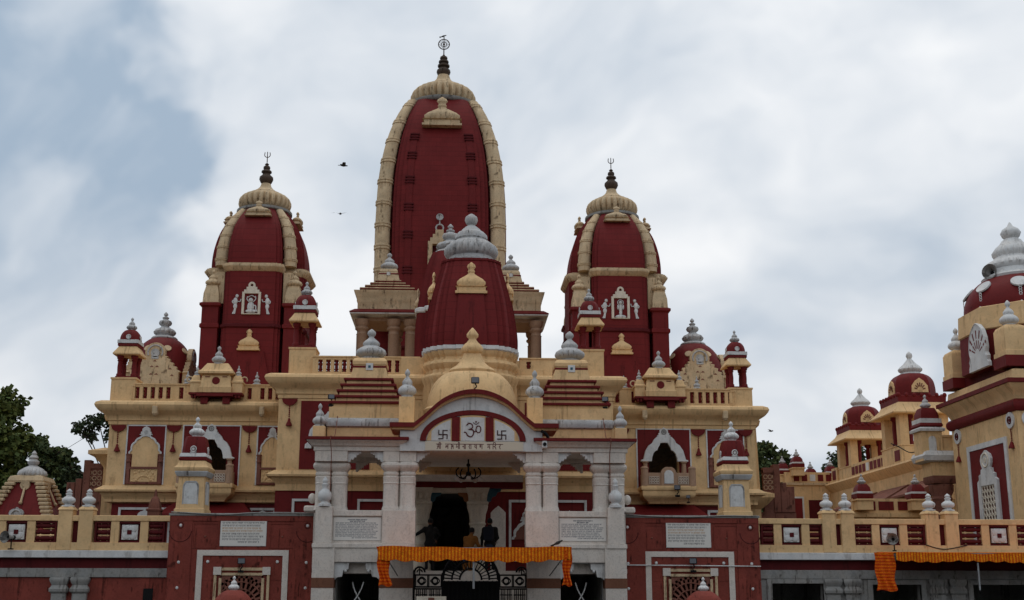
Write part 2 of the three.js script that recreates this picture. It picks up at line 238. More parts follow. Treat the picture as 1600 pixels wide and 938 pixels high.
function kioskProto(name) {                                        // roof kiosk: red pillars, cream eave, white band, small red dome
  const t = T(name, '', 'kiosk', [0, 0, 0], 'roof kiosks'); const h = 0.46;
  P(t, 'base', rl(0, 0, h, h, [[.02, 0], [.02, .1], [-.02, .12]]), R);
  for (const sx of [-1, 1]) for (const sz of [-1, 1]) P(t, 'pillar', [lathe([[.15, 0], [.15, .10], [.11, .14], [.12, .45], [.10, .72], [.14, .76], [.11, .80], [.16, .88], [.17, 1]], sx * 0.33, 0.12, sz * 0.33, 1, 0.98, 12)], R);
  P(t, 'eave', rl(0, 0, h, h, [[-.02, 1.10], [.16, 1.13], [.17, 1.19], [.03, 1.42], [-.04, 1.55]]), Y);
  P(t, 'red_course', rl(0, 0, h, h, [[-.03, 1.551], [.01, 1.57], [.01, 1.68], [-.02, 1.70]]), R);
  P(t, 'white_band', rl(0, 0, h, h, [[.03, 1.70], [.03, 1.86], [0, 1.87]]), W);
  const d = P(t, 'dome', pl([[-1, .6], [-.6, 1], [.6, 1], [1, .6], [1, -.6], [.6, -1], [-.6, -1], [-1, -.6]], 0, 0, smooth([[.44, 1.87], [.435, 2.0], [.38, 2.2], [.27, 2.36], [.20, 2.40]], 10), 0.5), R);
  for (let k = 0; k < 4; k++) P(d, 'rosette', turned(mergeGeometries([disc(0.10, 0, 2.01, 0.445, 0.03), ring(0.10, 0.02, 0, 2.01, 0.455)]), k * Math.PI / 2), W);
  P(t, 'finial', kal(0.25, 0.66, 0, 2.38, 0, 10), GW);
  return t;
}
function wheelPart(t, x, y, z, r) {
  const g = [ring(r, r * .09, x, y, z, Math.PI * 2, 0, 28), ring(r * .45, r * .07, x, y, z), disc(r * .22, x, y, z, 0.05)];
  for (let k = 0; k < 16; k++) { const a = k / 16 * Math.PI * 2; g.push(bar([x + Math.cos(a) * r * .45, y + Math.sin(a) * r * .45, z], [x + Math.cos(a) * r, y + Math.sin(a) * r, z], r * .045, 5)); }
  return P(t, 'wheel_emblem', g, DK);
}
// curved tower body: stepped plan lofted on a curve, corner ribs with rings
const TPLAN = (() => { const q = [[.60, 1], [.60, .965], [.67, .965], [.67, .92], [.72, .92], [.72, .72], [.92, .72], [.92, .67], [.965, .67], [.965, .60], [1, .60]]; const p = [];
  for (let k = 0; k < 4; k++) { const c = [1, 0, -1, 0][k], s = [0, 1, 0, -1][k]; for (const [x, z] of q) p.push([x * c + z * s, -x * s + z * c]); } return p; })();
function ribGeom(cur, sx, sz, kc, rk, ringYs, y0, y1, rh, ringAmp) {
  const ys = []; for (let i = 0; i <= 40; i++) ys.push(mix(y0, y1, i / 40)); for (const r of ringYs) for (const o of [-1, -.75, -.25, 0, .25, .75, 1]) ys.push(r + o * rh); ys.sort((a, b) => a - b);
  return rings(ys.map((y) => { const w = cur(y); let r = rk * Math.pow(w, .7); let hit = 0; for (const q of ringYs) { const d = Math.abs(y - q) / rh; if (d < 0.99) hit = Math.max(hit, d < 0.1 ? 0.35 : d < 0.8 ? 1 : 0.1); } r *= 1 + hit * ringAmp; const s = []; for (let i = 0; i < 14; i++) { const a = -i / 14 * Math.PI * 2; s.push([sx * w * kc + Math.cos(a) * r, y, sz * w * kc + Math.sin(a) * r]); } return s; }), true, true, 0.7);
}
function curveOf(pts) { const c = new THREE.CatmullRomCurve3(pts.map(([w, y]) => new THREE.Vector3(w, y, 0)), false, 'centripetal').getPoints(120); return (y) => { for (let i = 0; i < c.length - 1; i++) if (y <= c[i + 1].y) { const t = (y - c[i].y) / (c[i + 1].y - c[i].y || 1); return mix(c[i].x, c[i + 1].x, Math.min(1, Math.max(0, t))); } return c[c.length - 1].x; }; }
const levels = (cur, y0, y1, n) => { const a = []; for (let i = 0; i <= n; i++) { const y = mix(y0, y1, i / n); a.push([cur(y), y]); } return a; };
const AMAL = [[.70, 0], [.80, .01, .3], [.90, .05, 1], [.97, .13, 1], [1, .23, 1], [.99, .34, 1], [.94, .43, 1], [.85, .51, 1], [.72, .57, .6], [.63, .59], [.62, .62], [.58, .63], [.43, .71], [.31, .79], [.22, .88], [.18, 1]];
const SPLAN = (() => { const q = [[.46, 1], [.46, .965], [.53, .965], [.53, .92], [.57, .92], [.57, .57], [.92, .57], [.92, .53], [.965, .53], [.965, .46], [1, .46]]; const p = [];
  for (let k = 0; k < 4; k++) { const c = [1, 0, -1, 0][k], s = [0, 1, 0, -1][k]; for (const [x, z] of q) p.push([x * c + z * s, -x * s + z * c]); } return p; })();
function miniShikhara(x, y, z, w, h) { return [rl(x, z, w, w * .35, [[0, y], [0, y + h * .07], [-w * .10, y + h * .09], [-w * .10, y + h * .20], [-w * .02, y + h * .22], [-w * .2, y + h * .24]]), (() => { const g = lathe([[.85, .0], [1, .12, 1], [1, .2, 1], [.8, .32, .6], [.5, .42], [.28, .5], [.2, .56], [.26, .62], [.2, .68], [.2, .72], [.3, .8], [.24, .9], [.03, 1]], 0, 0, 0, w * .92, h * .78, 20, 14, .1); g.scale(1, 1, .45); g.translate(x, y + h * .22, z); return g; })()]; }

// ---------------------------------------------------------------- central tower
{
  const cx = -0.97, cz = -64, t = T('temple_tower', 'tallest dark red curved temple tower with ribbed cream corners and wheel on top', 'tower', [cx, 9, cz]);
  const cur = curveOf([[3.62, 10], [3.62, 16], [3.66, 19], [3.66, 22], [3.52, 24.6], [3.12, 26.8], [2.58, 28.4], [2.18, 29.2], [1.95, 29.6]]);
  P(t, 'body', pl(TPLAN, cx, cz, levels(cur, 9, 29.55, 46), 0.5), RT);
  for (const [sx, sz] of [[-1, 1], [1, 1], [1, -1], [-1, -1]]) { const yy = []; for (let k = 0; k < 10; k++) yy.push(17.6 + k * 1.28); P(t, 'corner_rib', moved(ribGeom(cur, sx, sz, .865, .165, yy, 15.6, 29.5, .16, .14), cx, 0, cz), YP); }
  P(t, 'neck', [lathe([[2.1, 0], [2.22, .1], [2.22, .24], [1.5, .3], [1.45, .5]], cx, 29.5, cz, 1, 1, 40)], GR);
  P(t, 'ribbed_crown', lathe(AMAL, cx, 29.72, cz, 1.95, 2.2, 24, 28, .13), YP);
  const k = P(t, 'spire', lathe(F_SPIRE, cx, 31.85, cz, .42, 1.5, 18), DK);
  P(k, 'rod', [cyl(.035, .03, cx, 33.3, 34.45, cz, 8)], DK); wheelPart(k, cx, 33.98, cz, .33);
  const fz = cz + 3.66;
  P(t, 'crown_ornament', miniShikhara(cx, 27.35, cz + 3.02, 1.12, 1.85), YP);
  for (const s of [-1, 1]) { const yy = [18.6, 20.6, 22.2, 23.8, 25.3, 26.5];
    P(t, 'panel_strip', [pl([[-.16, .06], [.16, .06], [.16, -.12], [-.16, -.12]], 0, 0, [[1, 0], [1, .01]], .5)].map(() => rings(levels(cur, 16, 27, 20).map(([w, y]) => [[-.17, .05], [.17, .05], [.17, -.15], [-.17, -.15]].map(([a, b]) => [cx + s * w * .48 + a, y, cz + w + b])))), R);
    for (const y of yy) { const g = []; for (let q = 0; q < 3; q++) { const w = cur(y + q * .17); g.push(bx(cx + s * w * .48 - .26, cx + s * w * .48 + .26, y + q * .17, y + q * .17 + .08, cz + w - .05, cz + w + .1)); } P(t, 'strip_bands', [...g, bx(cx + s * cur(y) * .48 - .2, cx + s * cur(y) * .48 + .2, y + .02, y + .4, cz + cur(y + .4) - .06, cz + cur(y + .4) + .03)], RD); } }
  for (const [y, h] of [[17.2, .12], [16.6, .10], [14.4, .22]]) P(t, 'string_course', pl(TPLAN, cx, cz, [[cur(y) * 1.005, y], [cur(y) * 1.03, y + h * .3], [cur(y) * 1.03, y + h * .7], [cur(y) * 1.005, y + h]], .5), RD);
  const nx = -1.0, nz = fz + .02;                                    // image niche low on the front
  const no = [[.62, 18.6], [.62, 20.3], [.5, 20.3], [.5, 20.5], [.36, 20.5], [.36, 20.7], [.22, 20.7], [.22, 20.95]];
  const n = P(t, 'image_niche', ex([...no.map(([x, y]) => [nx + x, y]), ...no.slice().reverse().map(([x, y]) => [nx - x, y])], nz, nz + .5, [rectP(nx - .38, nx + .38, 18.7, 20.15).reverse()]), YP);
  P(n, 'niche_back', bx(nx - .39, nx + .39, 18.69, 20.16, nz, nz + .1), RD);
  P(n, 'niche_ring', [ring(.2, .05, nx, 21.12, nz + .25), cyl(.035, .03, nx, 21.3, 21.6, nz + .25, 6), disc(.17, nx, 21.74, nz + .25, .06), ring(.17, .03, nx, 21.74, nz + .28)], GW);
}
// ---------------------------------------------------------------- side towers
function sideTower(cx, cz, label, statue) {
  const t = T('side_tower', label, 'tower', [cx, 8.9, cz], 'side towers');
  const w0 = 2.32; const cur = curveOf([[2.16, 16.2], [2.16, 16.9], [2.07, 17.6], [1.84, 18.4], [1.50, 19.0], [1.10, 19.52]]);
  P(t, 'body', pl(SPLAN, cx, cz, levels(cur, 16.25, 19.5, 22), 0.5), RT);
  P(t, 'shaft', pl(SPLAN, cx, cz, [[w0, 8.9], [w0, 13.4], [w0 * .98, 13.42], [w0 * .97, 16.25]], .5), RT);
  P(t, 'string_course', pl(SPLAN, cx, cz, [[w0, 13.36], [w0 * 1.035, 13.42], [w0 * 1.035, 13.52], [w0, 13.58]], .5), RD);
  P(t, 'cornice', pl(SPLAN, cx, cz, [[w0 * .97, 16.06], [w0 * 1.0, 16.1], [w0 * 1.055, 16.26], [w0 * 1.055, 16.34], [w0 * 1.03, 16.36], [w0 * 1.03, 16.42], [w0 * .97, 16.46]], .5), YP);
  for (const [sx, sz] of [[-1, 1], [1, 1], [1, -1], [-1, -1]]) {
    P(t, 'corner_rib', moved(ribGeom(cur, sx, sz, .725, .175, [16.75, 17.35, 17.95, 18.5, 19.0], 16.44, 19.5, .075, .13), cx, 0, cz), YP);
    const px = cx + sx * w0 * .80, pz = cz + sz * w0 * .80;
    const b = P(t, 'corner_pier', [rl(px, pz, .37, .37, [[0, 8.9], [0, 13.36], [.06, 13.4], [.06, 13.54], [0, 13.6], [0, 14.35], [.10, 14.42], [.10, 14.52], [0, 14.58]])], R);
    P(b, 'pier_cap', [rl(px, pz, .36, .36, [[0, 14.58], [-.02, 15.0], [-.1, 15.35], [-.08, 15.4]]), kal(.36, .85, px, 15.36, pz, 10)], YP);
    P(t, 'upper_pier', [rl(cx + sx * w0 * .70, cz + sz * w0 * .70, .28, .28, [[0, 14.6], [0, 16.1]])], YP);
  }
  P(t, 'neck', lathe([[1.25, 0], [1.32, .05], [1.32, .16], [.95, .2], [.95, .35]], cx, 19.45, cz, 1, 1, 32), GR);
  P(t, 'ribbed_crown', lathe(AMAL, cx, 19.66, cz, 1.26, 1.42, 24, 26, .14), YP);
  const k = P(t, 'spire', lathe([[.5, 0], [.8, .1], [1, .24], [.95, .34], [.6, .44], [.5, .5], [.75, .56], [.7, .62], [.4, .68], [.5, .75], [.45, .82], [.2, .88], [.3, .93], [.04, 1]], cx, 21.04, cz, .34, 1.14, 16), DK);
  P(k, 'trident', [cyl(.025, .02, cx, 22.2, 22.75, cz, 6), tube([[cx - .12, 22.72, cz], [cx - .13, 22.55, cz], [cx - .05, 22.47, cz], [cx + .05, 22.47, cz], [cx + .13, 22.55, cz], [cx + .12, 22.72, cz]], .02, 5)], DK);
  for (let q = 0; q < 4; q++) { const gg = miniShikhara(0, 0, 0, .62, .78); const m = mergeGeometries(gg); m.translate(0, 18.9, 1.60); const r = turned(m, q * Math.PI / 2); r.translate(cx, 0, cz); P(t, 'crown_ornament', r, YP); }
  // front image niche with attendants
  const z = cz + w0 * .97, y = 14.0;
  const st = [[-.42, 0], [.42, 0], [.42, 1.05], [.34, 1.05], [.34, 1.15], [.24, 1.15], [.24, 1.28], [.16, 1.28]]; const a = []; for (let i = 0; i <= 10; i++) { const an = i / 10 * Math.PI; a.push([Math.cos(an) * .16, 1.36 + Math.sin(an) * .16]); }
  const out = [...st, ...a, [-.16, 1.28], [-.24, 1.28], [-.24, 1.15], [-.34, 1.15], [-.34, 1.05], [-.42, 1.05]].map(([x, yy]) => [cx + x, y + yy]);
  const n = P(t, 'image_niche', ex(out, z, z + .12, [rectP(cx - .31, cx + .31, y + .04, y + .97).reverse(), roundArch(.12, .12, cx, y + 1.31, 8).reverse()], .01), CREAM);
  P(n, 'niche_back', bx(cx - .315, cx + .315, y + .035, y + .975, z, z + .03), R);
  P(n, 'carved_figure', statue === 1
    ? [ball(.16, cx - .02, y + .36, z + .06, 1, 1.5, .5), ball(.10, cx - .02, y + .66, z + .08, 1, 1.1, .7), ball(.16, cx, y + .15, z + .06, 1.6, .6, .5), tube([[cx - .18, y + .84, z + .06], [cx - .2, y + .72, z + .06], [cx - .1, y + .58, z + .06]], .02), tube([[cx + .18, y + .86, z + .06], [cx + .19, y + .72, z + .06], [cx + .08, y + .58, z + .06]], .02), tube([[cx - .16, y + .80, z + .06], [cx, y + .88, z + .06], [cx + .17, y + .8, z + .06]], .02), tube([[cx + .1, y + .42, z + .06], [cx + .2, y + .40, z + .06], [cx + .22, y + .25, z + .06], [cx + .28, y + .12, z + .06]], .03)]
    : [ball(.09, cx, y + .50, z + .06, 1, 2.2, .6), ball(.075, cx, y + .76, z + .08, 1, 1.15, .8), ring(.13, .02, cx, y + .77, z + .05), ball(.07, cx - .12, y + .55, z + .06, .6, 1.6, .6), ball(.07, cx + .12, y + .55, z + .06, .6, 1.6, .6), ball(.08, cx, y + .28, z + .06, .9, 1.6, .6), ball(.15, cx, y + .1, z + .06, 1.7, .6, .5)], W);
  for (const s of [-1, 1]) P(t, 'attendant_relief', [ball(.075, cx + s * .66, y + .86, z + .03, 1, 1.1, .7), ball(.10, cx + s * .72, y + .62, z + .03, 1, 1.7, .6), ball(.09, cx + s * .72, y + .38, z + .03, 1, 1.5, .6), tube([[cx + s * .72, y + .3, z + .03], [cx + s * .76, y + .15, z + .03], [cx + s * .82, y + .02, z + .03]], .04), tube([[cx + s * .70, y + .3, z + .03], [cx + s * .72, y + .15, z + .03], [cx + s * .74, y + .02, z + .03]], .035), tube([[cx + s * .66, y + .62, z + .04], [cx + s * .52, y + .6, z + .04], [cx + s * .47, y + .72, z + .04]], .022), tube([[cx + s * .76, y + .7, z + .03], [cx + s * .86, y + .6, z + .03], [cx + s * .8, y + .5, z + .03]], .025)], W);
  // small half-spire on the lower front
  P(t, 'lower_panel', [rings([[1.0, 10.0], [.9, 11.3], [.66, 12.3]].map(([w, yy]) => [[-w, .10], [w, .10], [w, -.3], [-w, -.3]].map(([a2, b]) => [cx + a2, yy, cz + w0 + b])))], R);
  P(t, 'lower_ornament', miniShikhara(cx, 12.3, cz + w0 + .08, .50, 1.0), Y);
  return t;
}
sideTower(-9.35, -53.5, 'red curved tower left of the tallest one, with seated white figure in its niche', 1);
sideTower(7.52, -53.5, 'red curved tower right of the tallest one, with standing white figure in its niche', 2);
// ---------------------------------------------------------------- pillared roof pavilions beside the tallest tower
function pillarPavilion(cx, cz, label) {
  const t = T('pillar_pavilion', label, 'pavilion', [cx, 12, cz], 'pillared roof pavilions'); const h = 1.42;
  P(t, 'base', rl(cx, cz, h, h, [[.2, 11.9], [.2, 12.5], [.1, 12.55]]), Y);
  for (const sx of [-1, -.02, 1]) for (const sz of [-1, 1]) P(t, 'pillar', [lathe([[.34, 0], [.34, .06], [.26, .09], [.26, .62], [.28, .64], [.24, .66], [.24, .72], [.33, .76], [.33, .80], [.25, .83], [.34, .90], [.36, 1]], cx + sx * (h - .25) + (sx === -.02 ? .38 * Math.sign(-cx + .01) : 0), 12.55, cz + sz * (h - .25), 1, 2.0, 14)], PK);
  P(t, 'beam', rl(cx, cz, h, h, [[-.3, 14.52], [-.3, 14.72]]), PK);
  P(t, 'eave', rl(cx, cz, h, h, [[-.2, 14.70], [.30, 14.74], [.32, 14.80], [.05, 15.0]]), W);
  P(t, 'eave_edge', rl(cx, cz, h, h, [[.33, 14.80], [.34, 14.85], [.1, 15.02]]), R);
  P(t, 'cornice', rl(cx, cz, h, h, [[-.02, 14.95], [-.02, 15.35], [.02, 15.42], [.02, 15.62], [.14, 15.85], [.16, 15.95], [0, 15.97]]), YP);
  for (let k = 0; k < 4; k++) { const o = -.10 - k * .23, y = 15.97 + k * .19; P(t, 'roof_step', rl(cx, cz, h, h, [[o - .06, y], [o - .06, y + .10], [o, y + .11], [o, y + .18], [o - .1, y + .19]]), YP);
    P(t, 'painted_step_edge', rl(cx, cz, h, h, [[o - .03, y + .085], [o + .012, y + .10], [o + .012, y + .13], [o - .03, y + .14]]), R); }
  P(t, 'cap', rl(cx, cz, .55, .55, [[0, 16.73], [-.06, 17.0], [-.12, 17.2], [-.1, 17.22], [-.16, 17.35], [-.22, 17.38]]), YP);
  P(t, 'cap_stripe', rl(cx, cz, .55, .55, [[-.07, 17.05], [-.055, 17.06], [-.075, 17.11], [-.09, 17.12]]), R);
  P(t, 'flower_tile', bx(cx - .09, cx + .09, 16.99, 17.16, cz + .45, cz + .53), W);
  P(t, 'finial', kal(.44, .95, cx, 17.34, cz, 12), GW);
}
pillarPavilion(-3.4, -55.5, 'pillared roof pavilion with stepped cream roof left of the tallest tower');
pillarPavilion(2.66, -55.5, 'pillared roof pavilion with stepped cream roof right of the tallest tower');
// ---------------------------------------------------------------- roof level: middle shrine tower behind the porch tower
{
  const cx = -0.35, cz = -51.5, t = T('small_tower', 'small red tower with grey finial mostly hidden behind the porch tower', 'tower', [cx, 9.7, cz]);
  const cur = curveOf([[1.55, 12], [1.52, 13.4], [1.34, 15], [1.02, 16.4], [.80, 17.0]]);
  P(t, 'body', pl(TPLAN, cx, cz, [[1.6, 9.7], [1.6, 11.9], ...levels(cur, 12, 17.0, 18)], .5), R);
  P(t, 'white_course', pl(TPLAN, cx, cz, [[1.5, 14.0], [1.55, 14.05], [1.55, 14.2], [1.46, 14.25]], .5), W);
  P(t, 'finial', pot(.78, 1.55, cx, 16.98, cz, 16), GW);
  for (let q = 0; q < 4; q++) { const m = mergeGeometries(miniShikhara(0, 0, 0, .4, 1.2)); m.translate(0, 14.2, 1.45); const r = turned(m, q * Math.PI / 2); r.translate(cx, 0, cz); P(t, 'face_ornament', r, YP); }
}
// ---------------------------------------------------------------- porch tower
const AX = 0.52;
{
  const cx = AX, cz = -43.3, t = T('porch_tower', 'front red tower above the arched porch with large white ribbed crown', 'tower', [cx, 6.3, cz]);
  const PL = (() => { const q = [[.30, 1], [.30, .97], [.56, .97], [.56, .90], [.68, .90], [.68, .82], [.76, .82], [.82, .76], [.82, .68], [.90, .68], [.90, .56], [.97, .56], [.97, .30], [1, .30]]; const p = []; for (let k = 0; k < 4; k++) { const c = [1, 0, -1, 0][k], s = [0, 1, 0, -1][k]; for (const [x, z] of q) p.push([x * c + z * s, -x * s + z * c]); } return p; })();
  const cur = curveOf([[1.76, 10.6], [1.77, 11.0], [1.68, 11.8], [1.53, 12.65], [1.30, 13.5], [1.14, 14.05]]);
  P(t, 'body', pl(PL, cx, cz, levels(cur, 10.6, 14.04, 24), .45), RT);
  P(t, 'red_rim', pl(PL, cx, cz, [[1.14, 14.02], [1.18, 14.04], [1.18, 14.13], [1.05, 14.15]], .45), R);
  P(t, 'white_course', pl(PL, cx, cz, [[1.78, 10.42], [1.84, 10.46], [1.84, 10.60], [1.72, 10.62]], .45), W);
  P(t, 'drum', pl(PL, cx, cz, [[1.78, 6.3], [1.78, 9.2], [1.82, 9.3], [1.88, 9.45], [1.88, 9.5], [1.72, 9.62], [1.70, 9.75], [1.78, 9.85], [1.83, 9.95], [1.78, 10.05], [1.66, 10.12], [1.66, 10.2], [1.76, 10.32], [1.79, 10.42]], .45), Y);
  P(t, 'ribbed_crown', lathe([[.98, 0], [.98, .10], [.88, .14], [.86, .24], [1.0, .30, .5], [1.07, .42, 1], [1.02, .58, 1], [.84, .70, .5], [.74, .76], [.62, .80], [.60, .84]], cx, 14.13, cz, 1, 1.22, 24, 26, .10), GW);
  P(t, 'upper_crown', lathe([[.56, 0], [.62, .05, .5], [.60, .18, 1], [.50, .28, .6], [.38, .34], [.34, .40], [.22, .50], [.13, .56], [.12, .60]], cx, 15.14, cz, 1.05, 1.15, 24, 20, .08), GW);
  P(t, 'bulb', lathe([[.1, 0], [.2, .06], [.25, .17], [.22, .28], [.1, .36], [.02, .40]], cx, 15.78, cz, 1.04, 1.25, 20), GW);
  for (let q = 0; q < 4; q++) { const m = mergeGeometries(miniShikhara(0, 0, 0, .60, 1.25)); m.translate(0, 12.62, 1.43); const r = turned(m, q * Math.PI / 2); r.translate(cx, 0, cz); P(t, 'face_ornament', r, Y); }
  for (let q = 0; q < 4; q++) { const g = rings(levels(cur, 10.62, 12.61, 10).map(([w, y]) => [[-.62 + (y - 10.6) * .07, w + .03], [.62 - (y - 10.6) * .07, w + .03], [.62 - (y - 10.6) * .07, w - .2], [-.62 + (y - 10.6) * .07, w - .2]].map(([x, z]) => [x, y, z]))); const r = turned(g, q * Math.PI / 2); r.translate(cx, 0, cz); P(t, 'face_panel', r, R); }
}
// ---------------------------------------------------------------- main hall
{
  const t = T('temple_hall', 'wide cream and red temple hall behind the porch, with balconied windows and slotted parapet', 'building', [-0.79, 0, -45]);
  const zf = -45, xl = -13.43, xr = 11.86, zb = -70;
  const wl = -9.47, wr = 8.2, iz = -43, ixl = -6.64, ixr = 5.95;
  const wall = [];
  const seg = (a, b, z, y0, y1, hx) => { if (hx === undefined) wall.push(bx(a, b, y0, y1, z - .5, z)); else { wall.push(bx(a, hx - .60, y0, y1, z - .5, z), bx(hx + .60, b, y0, y1, z - .5, z), bx(hx - .60, hx + .60, y0, 6.0, z - .5, z), bx(hx - .60, hx + .60, 7.55, y1, z - .5, z)); } };
  seg(xl, ixl, zf, 5.06, 8.9, wl); seg(ixr, xr, zf, 5.06, 8.9, wr);
  wall.push(bx(xl, xl + .5, 5.06, 8.9, zb, zf - .5), bx(xr - .5, xr, 5.06, 8.9, zb, zf - .5), bx(xl, xr, 5.06, 8.9, zb - .5, zb));
  P(t, 'wall', wall, Y);
  P(t, 'roof', [bx(xl + .01, xr - .01, 8.7, 8.94, zb, zf - .51), bx(ixl, ixr, 9.5, 9.7, zb + 2, iz - .3), bx(-5.4, 4.6, 9.7, 11.9, -68, -53)], YP);
  P(t, 'upper_side_wall', [bx(ixl, ixl + .4, 8.95, 9.5, zf - 12, zf), bx(ixr - .4, ixr, 8.95, 9.5, zf - 12, zf)], Y);
  P(t, 'lower_wall', [bx(xl + .25, ixl, 0, 5.06, zf - .7, zf - .2), bx(xl + .25, xl + .7, 0, 5.06, zb, zf - .7)], R); P(t, 'lower_wall', [bx(ixr, xr - .25, 0, 5.06, zf - .7, zf - .2), bx(xr - .7, xr - .25, 0, 5.06, zb, zf - .7)], R);
  // sill ledge and cornice, run along front and returned on the sides
  const ledge = (a, b, z, lv) => rings(lv.map(([o, y]) => [[a - o, z + o], [b + o, z + o], [b + o, z - 6], [a - o, z - 6]].map(([x, zz]) => [x, y, zz])));
  const SILL = [[-.18, 5.02], [-.1, 5.06], [0, 5.16], [.03, 5.26], [.12, 5.34], [.14, 5.40], [.30, 5.43], [.32, 5.50], [.05, 5.68], [-.2, 5.68]];
  for (const [a, b] of [[xl, ixl + .4], [ixr - .4, xr]]) P(t, 'sill_ledge', ledge(a, b, zf, SILL), Y);
  const CORN = [[-.2, 8.02], [.04, 8.04], [.05, 8.16], [.10, 8.20], [.10, 8.30], [.16, 8.40], [.34, 8.52], [.38, 8.56], [.46, 8.66], [.50, 8.76], [.46, 8.86], [.30, 8.94], [.0, 8.96]];
    for (const [a, b] of [[xl, ixl + .4], [ixr - .4, xr]]) P(t, 'cornice', ledge(a, b, zf, CORN), Y);
  slotParapet(t, xl + .9, -10.2, 8.95, 9.66, zf + .05, [[-11.85, 5], [-10.75, 1]]); slotParapet(t, -8.35, ixl - .02, 8.95, 9.66, zf + .05, [[-8.1, 1], [-7.15, 4]]);
  slotParapet(t, ixr + .02, 7.3, 8.95, 9.66, zf + .05, [[6.25, 2], [7.05, 1]]); slotParapet(t, 9.15, xr - .95, 8.95, 9.66, zf + .05, [[9.4, 1], [10.33, 5]]);
  P(t, 'parapet_backing', [bx(-10.2, -8.35, 8.95, 9.62, zf - .15, zf + .03), bx(7.3, 9.15, 8.95, 9.62, zf - .15, zf + .03)], Y);
  for (const x of [-10.55, -7.85, 6.68, 9.62]) P(t, 'parapet_finial', pot(.16, .52, x, 9.66, zf - .05, 8), GW);
  for (const x of [-11.6, -7.5, 7.4, 10.6]) P(t, 'water_spout', [bx(x - .1, x + .1, 8.38, 8.70, zf + .3, zf + .58, .03), ball(.1, x, 8.4, zf + .46)], YP);
  niche(t, -11.98, 5.72, 1.42, 2.26, zf); niche(t, -7.12, 5.72, 1.12, 2.26, zf); niche(t, 10.66, 5.72, 1.42, 2.26, zf);
  balconyWindow(t, wl, zf, 2.15, 0, -1); balconyWindow(t, wr, zf, 2.08, 0, 1);
  for (const x of [-13.06, -10.93, -8.02, 6.55, 9.58, 11.48]) drop(t, x, 8.01, zf + .05);
  // red hoods over the lower windows and white frames on the lower wall
  for (const [x, w] of [[-9.4, 1.75], [8.0, 1.75]]) { const h = P(t, 'window_hood', rings([[[-w, .9], [w, .9], [w, -.3], [-w, -.3]], [[-w, .9], [w, .9], [w, -.3], [-w, -.3]], [[-w + .45, .2], [w - .45, .2], [w - .45, -.3], [-w + .45, -.3]]].map((s, k) => s.map(([a, b]) => [x + a, [4.50, 4.56, 5.03][k], zf + b]))), R);
    const g = []; for (let k = 0; k < 7; k++) g.push(bx(x - w + .25 + k * (2 * w - .5) / 6 - .07, x - w + .25 + k * (2 * w - .5) / 6 + .07, 4.38, 4.5, zf - .1, zf + .7)); P(h, 'bracket', g, YP); }
  for (const [a, b] of [[-12.9, -10.9], [-7.9, -6.9], [9.9, 11.4]]) { const f = P(t, 'lower_window_frame', frameP(a, b, 2.6, 4.86, .09, zf - .2, zf - .14), W); P(f, 'crest', ex(arch(.8, .5, (a + b) / 2, 4.28, FAN), zf - .2, zf - .12), W); }
  // inner block with the entrance
  const dw = 1.28, dx = -.15;
  P(t, 'entrance_block', [...[[ixl, dx - dw, -4.5], [dx + dw, ixr, 3.9]].flatMap(([a, b, h]) => [bx(a, h - .9, 5.35, 9.0, iz - .5, iz), bx(h + .9, b, 5.35, 9.0, iz - .5, iz), bx(h - .9, h + .9, 5.35, 6.7, iz - .5, iz), bx(h - .9, h + .9, 8.1, 9.0, iz - .5, iz)]), bx(dx - dw, dx + dw, 5.35, 9.0, iz - .5, iz), bx(ixl, ixl + .5, 5.06, 9.0, zf - .4, iz - .5), bx(ixr - .5, ixr, 5.06, 9.0, zf - .4, iz - .5)], Y);
  P(t, 'entrance_wall', [bx(ixl, dx - dw, 0, 5.35, iz - .55, iz - .05), bx(dx + dw, ixr, 0, 5.35, iz - .55, iz - .05), bx(dx - dw, dx + dw, 0, 2.38, iz - .55, iz - .05)], R);
  P(t, 'inner_room', [bx(dx - 3, dx - 2.8, 2.2, 5.8, iz - 9, iz - .56), bx(dx + 2.8, dx + 3, 2.2, 5.8, iz - 9, iz - .56), bx(dx - 3, dx + 3, 2.2, 5.8, iz - 9.2, iz - 9), bx(dx - 3, dx + 3, 5.4, 5.6, iz - 9, iz - .56), bx(dx - 3, dx + 3, 2.2, 2.37, iz - 9, iz - .56)], GR);
  const ISILL = SILL.map(([o, y]) => [o, y + .42]);
  const led2 = (lv, y0) => rings(lv.map(([o, y]) => [[ixl - o, iz + o], [ixr + o, iz + o], [ixr + o, iz - 1.7], [ixl - o, iz - 1.7]].map(([x, zz]) => [x, y, zz])));
  P(t, 'entrance_ledge', led2(ISILL), Y);
  P(t, 'entrance_cornice', led2(CORN.map(([o, y]) => [o, y + .76])), Y);
  slotParapet(t, ixl + 1.2, -1.4, 9.71, 10.44, iz - .02, [[-4.55, 5], [-2.55, 3]]); slotParapet(t, 2.4, ixr - 1.2, 9.71, 10.44, iz - .02, [[2.75, 1], [4.3, 3]]);
  P(t, 'wide_post', bx(-2.1, -1.0, 9.7, 10.40, iz - .4, iz + .06, .02), Y); P(t, 'wide_post', bx(2.1, 3.3, 9.7, 10.0, iz - .4, iz + .06, .02), Y);
  drop(t, ixl + .42, 8.77, iz + .06); drop(t, ixr - .42, 8.77, iz + .06);
  for (const [x, w] of [[-4.5, 2.6], [3.9, 2.6]]) { const ai = arch(1.7, 1.15, x, 6.9); const n = P(t, 'arched_window', ex(rectP(x - w / 2, x + w / 2, 6.14, 8.7), iz, iz + .03, [[...ai].reverse()]), R); P(n, 'arch_hood', ex([...arch(2.2, 1.45, x, 6.9), ...ai.slice().reverse()], iz + .03, iz + .15, [], .01), W); }
